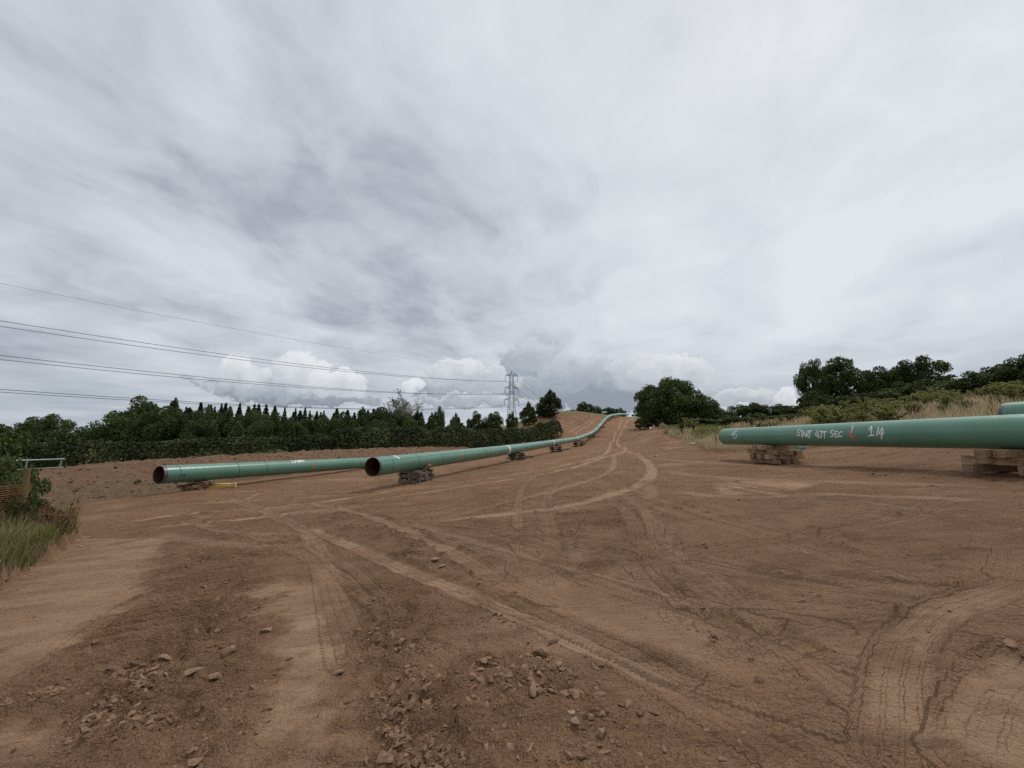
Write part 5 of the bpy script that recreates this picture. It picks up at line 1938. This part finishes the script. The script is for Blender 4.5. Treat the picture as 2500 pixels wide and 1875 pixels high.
_p = at(975, 950, 74)
_zb = zg(_p[0], _p[1]) - 0.3
r_ = np.random.default_rng(15)
mb, tw = MB(), []
H_ = _p[2] - _zb
mb.tube([[0, 0, 0], [0.1, 0, H_ * 0.3], [0, 0, H_ * 0.48]], [0.30, 0.24, 0.2], 7)
for k in range(12):
    a_ = k * 0.8 + r_.uniform(-0.2, 0.2)
    dd = np.array([math.cos(a_) * 0.9, math.sin(a_) * 0.5, r_.uniform(0.5, 1.2)])
    grow(mb, r_, np.array([0, 0, H_ * r_.uniform(0.36, 0.48)]), dd / np.linalg.norm(dd), H_ * r_.uniform(0.2, 0.27), 0.11, 3, tw)
dead = empty('dead_tree', (_p[0], _p[1], _zb), 'half-dead tree with bleached bare branches above the wood', 'tree')
mb.build('branches', BARK_DEAD, dead, True)
tw = np.array(tw)
tw = tw[(np.abs(tw[:, 0]) < 1.6) & (tw[:, 2] > H_ * 0.62)]
tw = tw[::2]
lp = np.repeat(tw, 5, axis=0) + r_.normal(0, 0.2, (len(tw) * 5, 3))
lm = leaf_mesh('leaves', [cards(lp, r_.normal(size=lp.shape), 0.22, r_)])
link('leaves', lm, LEAF, dead)


# ---- the long hedge behind the bund
def hedge_strip(name, A, B, hgt, dep, n, leaf, seed, label, mat, wave=0.5):
    A, B = np.array(A, float), np.array(B, float)
    r = np.random.default_rng(seed)
    d = B - A
    L = np.linalg.norm(d)
    d /= L
    nn = np.array([d[1], -d[0]])
    t = r.random(n)
    th = r.uniform(-0.25, math.pi + 0.05, n)
    lump_ = fbm(t * L, np.zeros(n), 0.16, 4, 0.6, off=seed) * wave
    fine = fbm(t * L * 1.0, th * 2.0, 0.9, 3, 0.6, off=seed + 3.0)
    hh_ = (hgt + lump_) * np.interp(t, [0, 0.03, 0.985, 1.0], [0.9, 1, 1, 0.62])
    rad = 1.0 + 0.16 * fine - 0.38 * r.random(n) ** 2
    side = np.cos(th) * dep * rad
    up = np.abs(np.sin(th)) ** 0.55 * np.sign(np.sin(th)) * hh_ * (0.55 + 0.45 * rad)
    up = np.maximum(up, r.random(n) * hh_ * 0.6 * (np.abs(np.cos(th)) > 0.6))
    x = A[0] + d[0] * t * L + nn[0] * side
    y = A[1] + d[1] * t * L + nn[1] * side
    z = zg(x, y) + up - 0.1
    nr = np.stack([nn[0] * np.cos(th), nn[1] * np.cos(th), np.sin(th) + 0.2], -1) + 0.75 * r.normal(size=(n, 3))
    tint = np.clip(0.35 + 0.9 * fbm(t * L, th, 0.35, 3, off=seed + 9.0) + 0.45 * (r.random(n) - 0.4), 0, 1)
    base = np.array([A[0], A[1], zg(A[0], A[1])])
    v, f, tv = cards(np.stack([x, y, z], -1) - base, nr, leaf, r, 1.5, tint, sizes=leaf * r.uniform(0.6, 1.3, n) * (0.75 + 0.5 * y / y.max()))
    root = empty(name, tuple(base), label, 'hedge')
    link('foliage', new_mesh('foliage', v, f, False, {'tint': tv}), mat, root)
    mb = MB()
    for k in range(int(L / 2.5)):
        q = A + d * (k + 0.5) * 2.5
        b0 = np.array([q[0], q[1], zg(q[0], q[1]) - 0.2]) - base
        mb.tube([b0, b0 + [r.normal(0, .2), r.normal(0, .2), hgt * 0.4], b0 + [r.normal(0, .5), r.normal(0, .5), hgt * 0.8]], [0.06, 0.045, 0.02], 5)
    mb.build('stems', BARK, root)
    return root


hedge_strip('field_hedge', (-62, 27), (-20, 47), 3.3, 1.5, 22000, 0.17, 5, 'near left half of the dark hedge behind the soil bund', LEAF_HEDGE)
hedge_strip('field_hedge', (-21, 46), (11.5, 99), 4.3, 1.7, 34000, 0.21, 8, 'far right half of the dark hedge behind the soil bund, ending at the hill', LEAF_HEDGE, 0.7)


# ------------------------------------------------------------------ grasses
def blades(pos, hgt, wid, r, lean=0.35, tint=None):
    n = len(pos)
    a = r.uniform(0, 2 * math.pi, n)
    side = np.stack([np.cos(a), np.sin(a), np.zeros(n)], -1) * (wid / 2)[:, None]
    b = r.uniform(0, 2 * math.pi, n)
    ln = r.random(n) * lean
    out = np.stack([np.cos(b) * ln, np.sin(b) * ln, np.zeros(n)], -1)
    up = np.array([0, 0, 1.0])
    mid = pos + (up * 0.55 + out * 0.35) * hgt[:, None]
    tip = pos + (up * (1 - 0.25 * ln)[:, None] + out * 1.0) * hgt[:, None]
    v = np.stack([pos - side, pos + side, mid + side * 0.8, tip, mid - side * 0.8], 1).reshape(-1, 3)
    k = np.arange(n)[:, None] * 5
    q = k + np.array([[0, 1, 2, 4]])
    t = k + np.array([[4, 2, 3]])
    tv = np.repeat(r.random(n) if tint is None else tint, 5)
    return v, q, t, tv


def grass(name, x, y, hgt, wid, mat, label, seed, lean=0.35, zfun=None):
    r = np.random.default_rng(seed)
    z = zg(x, y) if zfun is None else zfun
    v, q, t, tv = blades(np.stack([x, y, z - 0.03], -1), hgt, wid, r, lean)
    o = link(name, new_mesh(name, v, [q, t], False, {'tint': tv}), mat)
    return tag(o, label, 'grass', kind='stuff')


def scatter_poly(P, n, r, lo=None, hi=None):
    P = np.asarray(P)
    lo = P.min(0) if lo is None else np.maximum(P.min(0), lo)
    hi = P.max(0) if hi is None else np.minimum(P.max(0), hi)
    x = r.uniform(lo[0], hi[0], n)
    y = r.uniform(lo[1], hi[1], n)
    ins = in_poly(x, y, P, 0.05) > 0.5
    return x[ins], y[ins]


r_ = np.random.default_rng(90)
x_, y_ = scatter_poly(VERGE_L, 90000, r_, lo=(-17, 3.5), hi=(-4, 12.0))
k_ = x_ > -16
x_, y_ = x_[k_], y_[k_]
d_, _ = poly_dist(x_, y_, VERGE_L[:9], 3.0)
edge = np.clip(np.abs(d_) / 1.2, 0, 1)
keep = r_.random(len(x_)) < 0.35 + 0.65 * (edge < 0.9)
x_, y_ = x_[keep], y_[keep]
hg_ = r_.uniform(0.20, 0.62, len(x_)) * (0.7 + 0.5 * sstep(fbm(x_, y_, 0.8, 2), -0.3, 0.4))
k_ = r_.random(len(x_)) < 0.80
grass('verge_grass', x_[k_], y_[k_], hg_[k_], np.full(k_.sum(), 0.010) + 0.008 * r_.random(k_.sum()), GRASS_G, 'long green grass on the left verge', 3, 0.6)
grass('dry_verge_grass', x_[~k_], y_[~k_], hg_[~k_] * 1.15, np.full((~k_).sum(), 0.008), GRASS_D, 'straw-coloured stems among the left verge grass', 4, 0.5)

x_, y_ = scatter_poly(VERGE_R, 260000, r_, lo=(12, 5), hi=(75, 92))
px_ = 939 * x_ / y_ + 1250
k_ = (px_ < 2720) & (r_.random(len(x_)) < np.clip(34 / y_, 0.15, 1) ** 1.6)
x_, y_ = x_[k_], y_[k_]
dry = sstep(fbm(x_, y_, 0.13, 3, off=14.0) + 0.25 * (r_.random(len(x_)) - 0.5) + 0.36 - 0.9 * sstep(y_, 52, 66) - 0.40 * sstep(x_ - 0.35 * y_, 12, 24), 0.0, 0.3) > 0.5
wd_ = 0.012 + 0.0008 * y_
hg_ = r_.uniform(0.35, 0.95, len(x_))
d_, _ = poly_dist(x_, y_, VERGE_R[:9], 4.0)
hg_ *= np.clip(0.35 + np.abs(d_) / 2.2, 0.35, 1.0)
grass('dry_bank_grass', x_[dry], y_[dry], hg_[dry], wd_[dry], GRASS_D, 'tall straw-coloured grass on the right-hand bank', 5, 0.4)
grass('green_bank_grass', x_[~dry], y_[~dry], hg_[~dry] * 0.7, wd_[~dry] * 1.2, GRASS_G, 'green grass and weeds on the right-hand bank', 6, 0.5)
print('bank grass', len(x_))
# sparse weeds at the foot of the hedge and over the bund's left end
ti_, si_ = r_.integers(0, ni, 26000), r_.integers(0, nj, 26000)
k_ = r_.random(26000) < gr_b[ti_, si_] * (hh[ti_, si_] > 0.05) * sstep(fbm(bx[ti_, si_], by[ti_, si_], 0.7, 3), -0.05, 0.4) * 0.9
ti_, si_ = ti_[k_], si_[k_]
xb, yb = bx[ti_, si_] + r_.uniform(-.1, .1, len(ti_)), by[ti_, si_] + r_.uniform(-.1, .1, len(ti_))
grass('bund_weeds', xb, yb, r_.uniform(0.08, 0.28, len(xb)), np.full(len(xb), 0.022), GRASS_G, 'thin grass sprouting on the left end of the soil bund', 7, 0.9, bz[ti_, si_])


# ------------------------------------------------------------------ young willows on the right bank
def proto_sapling(seed, h=2.4, n_stem=9, leaves=60, mat=None, leaf=0.10, spread=0.75, name='leaves'):
    r = np.random.default_rng(seed)
    mb = MB()
    pos, nrm = [], []
    for k in range(n_stem):
        a = r.uniform(0, 2 * math.pi)
        hh_ = h * r.uniform(0.6, 1.0)
        out = r.uniform(0.15, spread)
        P = np.array([[0, 0, -0.1], [math.cos(a) * out * 0.35, math.sin(a) * out * 0.35, hh_ * 0.5], [math.cos(a) * out, math.sin(a) * out, hh_]])
        P = resample(P, 0.25)
        mb.tube(P, np.linspace(0.014, 0.004, len(P)), 4)
        t = r.random(leaves) ** 0.7
        base = np.stack([np.interp(t, np.linspace(0, 1, len(P)), P[:, i]) for i in range(3)], -1)
        ang = r.uniform(0, 2 * math.pi, leaves)
        offs = np.stack([np.cos(ang), np.sin(ang), 0.55 * np.ones(leaves)], -1) * (0.05 + 0.16 * (1 - 0.6 * t))[:, None] * r.uniform(0.4, 1.3, (leaves, 1))
        pos.append(base + offs)
        nrm.append(np.stack([np.cos(ang) * 0.3, np.sin(ang) * 0.3, np.ones(leaves)], -1) + 0.6 * r.normal(size=(leaves, 3)))
    lm_ = leaf_mesh(name, [cards(np.concatenate(pos), np.concatenate(nrm), leaf, r, 2.6)])
    lm_.materials.append(mat or WILLOW)
    st = mb.mesh('stems')
    st.materials.append(BARK)
    return lm_, st, h


SAP = [proto_sapling(51, 2.4, 20, 90, None, 0.10, 1.25), proto_sapling(52, 2.2, 22, 85, None, 0.10, 1.35), proto_sapling(53, 2.6, 18, 100, None, 0.10, 1.1)]


def place_sapling(proto, name, x, y, h, label, group, cat='sapling', leafname='leaves', z=None):
    lm_, st, ph = proto
    root = empty(name, (x, y, (zg(x, y) if z is None else z) - 0.05), label, cat, group, random.uniform(0, 6.28))
    s = h / ph
    root.scale = (s * 1.15, s * 1.15, s)
    lf = link(leafname, lm_, None, root)
    lf['kind'] = 'stuff'
    link('stems', st, None, root)
    return root


ORD = ['first', 'second', 'third', 'fourth', 'fifth', 'sixth', 'seventh', 'eighth', 'ninth', 'tenth', 'eleventh', 'twelfth', 'thirteenth', 'fourteenth', 'fifteenth', 'sixteenth',
       'seventeenth', 'eighteenth', 'nineteenth', 'twentieth']
_u = ORD[:9]
for t_, h_ in (('twenty', 'thirtieth'), ('thirty', 'fortieth'), ('forty', 'fiftieth'), ('fifty', 'sixtieth'), ('sixty', 'seventieth')):
    ORD += [t_ + '-' + o_ for o_ in _u] + [h_]


def relabel(group, text):
    """number the members of a row from left to right as seen"""
    mem = [o for o in scene.objects if o.get('group') == group and o.parent is None]
    mem.sort(key=lambda o: o.location.x / max(o.location.y, 0.1))
    for o, n_ in zip(mem, ORD):
        o['label'] = n_ + ' ' + text


r_ = np.random.default_rng(60)
WIL = [(float(a), float(b), float(c)) for a, b, c in zip(r_.uniform(1990, 2540, 34), r_.uniform(-8, 18, 34), r_.uniform(23, 40, 34))]
WIL = [(a, float(np.interp(a, [1990, 2100, 2250, 2400, 2540], [996, 984, 968, 948, 932])) + b, c) for a, b, c in WIL]
for i_, (px_, py_, Y_) in enumerate(WIL + [(1990, 992, 34), (2012, 985, 33), (2040, 998, 30), (2075, 990, 30), (2100, 985, 31), (2130, 975, 30), (2160, 970, 31), (2185, 975, 27), (2205, 965, 30), (2235, 955, 31),
                                      (2260, 958, 27), (2285, 955, 29), (2310, 950, 28), (2335, 962, 25), (2385, 945, 27), (2410, 938, 27), (2435, 940, 26), (2465, 945, 24), (2490, 948, 25), (2530, 940, 24),
                                      (2150, 990, 26), (2225, 980, 25), (2300, 985, 23), (2420, 965, 23), (2350, 975, 23), (2060, 975, 36), (2115, 968, 36), (2270, 945, 34), (2440, 930, 31), (2480, 925, 31)]):
    p_ = at(px_, py_, Y_)
    h_ = max(0.8, p_[2] - zg(p_[0], p_[1]))
    place_sapling(SAP[i_ % 3], 'willow_sapling', p_[0], p_[1], min(h_, 3.2), 'bushy yellow-green willow sapling on the bank behind the lettered pipe', 'willow saplings on the right bank')
p_ = at(1683, 1018, 60)
place_sapling(SAP[2], 'sapling', p_[0], p_[1], p_[2] - zg(p_[0], p_[1]), 'bright green pointed sapling in front of the oak', None)
r_ = np.random.default_rng(61)
W_SAP = [proto_sapling(54, 1.2, 8, 26, WEED, 0.09, 0.5), proto_sapling(55, 1.0, 7, 22, WEED, 0.10, 0.55)]
for i_ in range(40):
    px_ = r_.uniform(1640, 1960)
    Y_ = float(r_.uniform(38, 62))
    py_ = np.interp(px_, [1640, 1760, 1900, 1960], [1058, 1048, 1038, 1030])
    p_ = at(px_, py_, Y_)
    if in_poly(p_[:1], p_[1:2], VERGE_R, 0.05)[0] < 0.5:
        continue
    place_sapling(W_SAP[i_ % 2], 'tall_weed', p_[0], p_[1], float(r_.uniform(0.8, 1.5)), 'tall green weed in the rough grass right of the haul road', 'tall weeds in the rough grass', 'weed')
# pale weeds along the top of the bund in front of the hedge
for i_, px_ in enumerate((402, 512, 520, 545, 552, 700, 742, 785, 832, 300, 455, 640)):
    t_i = None
    best = None
    for tq in np.linspace(0, np.linalg.norm(BB - BA), 200):
        q = BA + _bd * tq - _bn * 3.6
        c = 1250 + 939 * q[0] / q[1]
        if best is None or abs(c - px_) < best[0]:
            best = (abs(c - px_), q)
    q = best[1]
    place_sapling(W_SAP[i_ % 2], 'pale_weed', q[0], q[1], 1.3 + 0.3 * (i_ % 3), 'pale green weed growing between bund and hedge', 'weeds behind the bund', 'weed', z=bund_z(q[0], q[1]))
# low green weeds on bare soil
for i_, (px_, py_, h_, lb_) in enumerate(((335, 1157, 0.22, 'dark green weed patch on the bund left of the SPARE pipe'), (2196, 1718, 0.035, 'tiny green weed on the tyre marks at lower right'),
                                          (215, 1822, 0.05, 'small green weed at the bottom left corner'))):
    q = hit(px_, py_) if i_ else at(335, 1157, 21.5)[:2]
    for _ in range(1):
        w_ = place_sapling(W_SAP[1], 'low_weed', q[0], q[1], h_, lb_, None, 'weed', z=bund_z(q[0], q[1]))
        w_.scale = (h_ * 2.4, h_ * 1.6, h_)
# docks gone to seed and brambles on the left verge
D_SAP = [proto_sapling(56, 0.9, 4, 30, DOCK, 0.036, 0.22, 'seed_heads'), proto_sapling(57, 0.8, 4, 34, DOCK, 0.036, 0.2, 'seed_heads')]
for i_, (px_, py_, Y_, lb_) in enumerate(((168, 1214, 9.9, 'tallest rusty dock at the tip of the left verge'), (130, 1220, 9.6, 'rusty dock left of the tallest one'), (112, 1232, 9.3, 'short rusty dock nearest the orange fence'), (150, 1235, 9.5, 'rusty dock between the two taller ones'))):
    p_ = at(px_, py_, Y_)
    place_sapling(D_SAP[i_ % 2], 'dock_plant', p_[0], p_[1], max(0.5, p_[2] - zg(p_[0], p_[1])), lb_, 'docks on the left verge', 'weed', 'seed_heads')
T_BRAM = proto_tree(9, 3.0, 1.5, 0.05, 18, 2600, 0.095, 0.03, low=-0.9, n_limb=8, mat=WEED)
for i_, (px_, py_, Y_, w_, lb_) in enumerate(((-20, 1180, 9.4, 150, 'bramble bush behind the orange mesh at the left edge'), (30, 1205, 9.8, 110, 'low bramble behind the orange mesh beside the post'), (-40, 1120, 12.5, 170, 'tall bramble thicket at the left edge'), (45, 1150, 13.5, 110, 'bramble behind the fence post'))):
    place_tree(T_BRAM, 'bramble_bush', px_, py_, Y_, w_, lb_)['category'] = 'bush'

# ------------------------------------------------------------------ post and orange mesh
_p = at(68, 1143, 9.5)
pz = zg(_p[0], _p[1])
fence = empty('mesh_fence', (_p[0], _p[1], pz - 0.3), 'orange plastic mesh fence on a round wooden post at the left edge', 'fence')
mb = MB()
mb.tube([[0, 0, 0], [0.01, 0, 0.8], [0.0, 0, _p[2] - pz + 0.3]], [0.062, 0.060, 0.056], 12)
mb.build('post', mottled('tanalised post', (0.15, 0.105, 0.048), (0.21, 0.155, 0.075), 7, 0.85, bump=0.4, stretch=(4, 4, 0.7)), fence, True)
mb = MB()
mb.tube([[-2.3, -2.6, 0], [-2.3, -2.6, 1.8]], 0.06, 10)
mb.build('post', bpy.data.materials['tanalised post'], fence, True)
mb = MB()
top_z, bot_z = at(68, 1183, 9.5)[2] - pz + 0.3, 0.34
tt = np.linspace(-0.03, 1, 40)
for k in range(23):
    f_ = k / 22
    sag = 0.16 * np.sin(tt * math.pi) * (0.4 + 0.6 * (1 - f_))
    P = np.stack([-2.3 * tt + 0.02 * np.sin(tt * 23 + k), -2.6 * tt + 0.05 * np.sin(tt * 9 + k * 0.4) - 0.07, bot_z + (top_z - bot_z) * f_ - sag], -1)
    mb.tube(P, 0.0065 if k % 6 else 0.011, 4)
for q in np.linspace(-0.03, 1, 46):
    zs = np.linspace(0, 1, 8)
    sag = 0.16 * math.sin(q * math.pi) * (0.4 + 0.6 * (1 - zs))
    P = np.stack([np.full(8, -2.3 * q), -2.6 * q - 0.07 + 0.05 * np.sin(q * 9 + zs * 8.8), bot_z + (top_z - bot_z) * zs - sag], -1)
    mb.tube(P, 0.0045, 4)
mb.build('mesh_net', mottled('faded orange mesh', (0.38, 0.13, 0.055), (0.46, 0.23, 0.12), 5, 0.7), fence)['kind'] = 'stuff'

# ------------------------------------------------------------------ galvanised rail by the hedge at far left
GALV = mottled('galvanised steel', (0.30, 0.32, 0.34), (0.42, 0.44, 0.46), 9, 0.4, 0.5, metal=0.6)
_a, _b = at(6, 1126, 19.0), at(157, 1120.5, 22.0)
rail = empty('steel_barrier', (_a[0], _a[1], zg(_a[0], _a[1])), 'galvanised steel rail barrier in front of the hedge at far left', 'barrier')
o_ = np.array([_a[0], _a[1], zg(_a[0], _a[1])])
mb = MB()
mb.tube([_a - o_, (_a + _b) / 2 - o_, _b - o_], 0.04, 8)
mb.build('top_rail', GALV, rail, True)
for f_ in (0.40, 0.985):
    q = _a + (_b - _a) * f_
    g = zg(q[0], q[1])
    mb = MB()
    mb.tube(resample(np.array([q - o_, q - o_ + [-0.10, 0, -0.15], [q[0] - o_[0] - 0.25, q[1] - o_[1], g - o_[2] - 0.2]]), 0.1), 0.035, 8)
    mb.build('leg', GALV, rail, True)
mb = MB()
mb.tube([_a - o_ - [0, 0, .45], _b - o_ - [0, 0, .45]], 0.025, 6)
mb.build('lower_rail', GALV, rail, True)

relabel('leafy trees along the edge of the wood', 'leafy tree from the left in the row between hedge and conifers')
relabel('hedgerow trees right of the oak', 'bushy tree from the left in the hedgerow right of the oak')
relabel('willow saplings on the right bank', 'willow sapling from the left on the bank behind the lettered pipe')
relabel('weeds behind the bund', 'pale weed from the left between the bund and the hedge')


# ------------------------------------------------------------------ lattice pylon and its lines
PYL = mottled('weathered galvanised lattice', (0.13, 0.145, 0.165), (0.17, 0.185, 0.205), 0.5, 0.6, 0.3)
PY = np.array([-0.3, 270.0])
pzb = zg(PY[0], PY[1]) - 0.5
ptop = at(1249, 905.5, 270.0)[2]
HP = ptop - pzb
pylon = empty('electricity_pylon', (PY[0], PY[1], pzb), 'grey lattice electricity pylon behind the trees left of the hill', 'pylon', rz=0.32)


def hw(z):
    """half width of the tower body"""
    f = z / HP
    return np.interp(f, [0, 0.30, 0.62, 0.95, 1.0], [3.9, 2.6, 1.5, 1.05, 0.35])


levels = [0, 0.10, 0.20, 0.28, 0.34, 0.40, 0.46, 0.52, 0.57, 0.62, 0.67, 0.72, 0.77, 0.82, 0.87, 0.91, 0.95]
zl = [HP * f for f in levels]
mb = MB()
sg = [(-1, -1), (1, -1), (1, 1), (-1, 1)]
for a, b in sg:
    for z0, z1 in zip(zl[:-1], zl[1:]):
        mb.bar((a * hw(z0), b * hw(z0), z0), (a * hw(z1), b * hw(z1), z1), 0.20)
mb.build('leg_posts', PYL, pylon)
mb = MB()
for i, (z0, z1) in enumerate(zip(zl[:-1], zl[1:])):
    for k in range(4):
        a, b = sg[k], sg[(k + 1) % 4]
        w0, w1 = hw(z0), hw(z1)
        mb.bar((a[0] * w0, a[1] * w0, z0), (b[0] * w1, b[1] * w1, z1), 0.075)
        mb.bar((b[0] * w0, b[1] * w0, z0), (a[0] * w1, a[1] * w1, z1), 0.075)
        if i in (2, 5, 9, 12, 15):
            mb.bar((a[0] * w1, a[1] * w1, z1), (b[0] * w1, b[1] * w1, z1), 0.09)
mb.build('lattice_bracing', PYL, pylon)
mb = MB()
mb.bar((-.35, 0, HP * 0.95), (0, 0, HP), 0.2)
mb.bar((.35, 0, HP * 0.95), (0, 0, HP), 0.2)
mb.build('peak', PYL, pylon)
tips = []
for f, half in ((0.925, 4.7), (0.745, 4.9), (0.57, 5.3)):
    z = HP * f
    w = hw(z)
    for s in (-1, 1):
        mb = MB()
        tip = np.array([s * half, 0, z])
        for b in (-1, 1):
            mb.bar((s * w, b * w, z), tip, 0.22)
            mb.bar((s * w, b * w, z + 1.9), tip, 0.17)
            mb.bar((s * w * 2.0, b * w * 0.7, z), (s * w, b * w, z + 1.9), 0.09)
            mb.bar((s * (w + half) / 2, b * w * 0.45, z), (s * (w + half) / 2, b * w * 0.4, z + 0.8), 0.09)
        mb.build('crossarm', PYL, pylon)
        mb = MB()
        mb.tube([tip, tip + [0, 0, -1.9], tip + [0, 0, -3.9]], [0.14, 0.17, 0.14], 6)
        mb.build('insulator', PYL, pylon)
        tips.append(tip + np.array([0, 0, -3.9]))
tips.append(np.array([0, 0, HP]))
CABLE = mottled('grey line cable', (0.10, 0.105, 0.115), (0.13, 0.135, 0.145), 0.5, 0.6)
cz, sz = math.cos(0.32), math.sin(0.32)
NXT = np.array([-226.0, -30.0])                           # next tower, out of the picture to the left
FAR = np.array([130.0, 520.0])                           # the line goes on down behind the hill
NAMES = ['upper left', 'upper right', 'middle left', 'middle right', 'lower left', 'lower right', 'topmost earth']
for i, t in enumerate(tips):
    w = np.array([PY[0] + t[0] * cz - t[1] * sz, PY[1] + t[0] * sz + t[1] * cz, pzb + t[2]])
    ang = math.atan2(NXT[1] - PY[1], NXT[0] - PY[0]) + math.pi / 2
    off = t[0]
    n0 = np.array([NXT[0] + math.cos(ang) * off, NXT[1] + math.sin(ang) * off, pzb + t[2] + 3.0])
    u = np.linspace(0, 1, 60)
    sag = 11.0 if i < 6 else 8.0
    P = w + (n0 - w) * u[:, None]
    P[:, 2] -= sag * 4 * u * (1 - u)
    mb = MB()
    mb.tube(P - w, 0.075 if i < 6 else 0.035, 5)
    o = mb.build('power_cable', CABLE, loc=tuple(w))
    tag(o, NAMES[i] + ' cable running from the pylon to the left edge of the sky', 'cable', 'cables left of the pylon')
    ang2 = math.atan2(FAR[1] - PY[1], FAR[0] - PY[0]) - math.pi / 2
    f0 = np.array([FAR[0] + math.cos(ang2) * t[0], FAR[1] + math.sin(ang2) * t[0], pzb + t[2] - 26.0])
    P = w + (f0 - w) * u[:, None]
    P[:, 2] -= 9.0 * 4 * u * (1 - u)
    mb = MB()
    mb.tube(P - w, 0.09 if i < 6 else 0.04, 5)
    o = mb.build('power_cable', CABLE, loc=tuple(w))
    tag(o, NAMES[i] + ' cable running from the pylon down behind the hill', 'cable', 'cables right of the pylon')
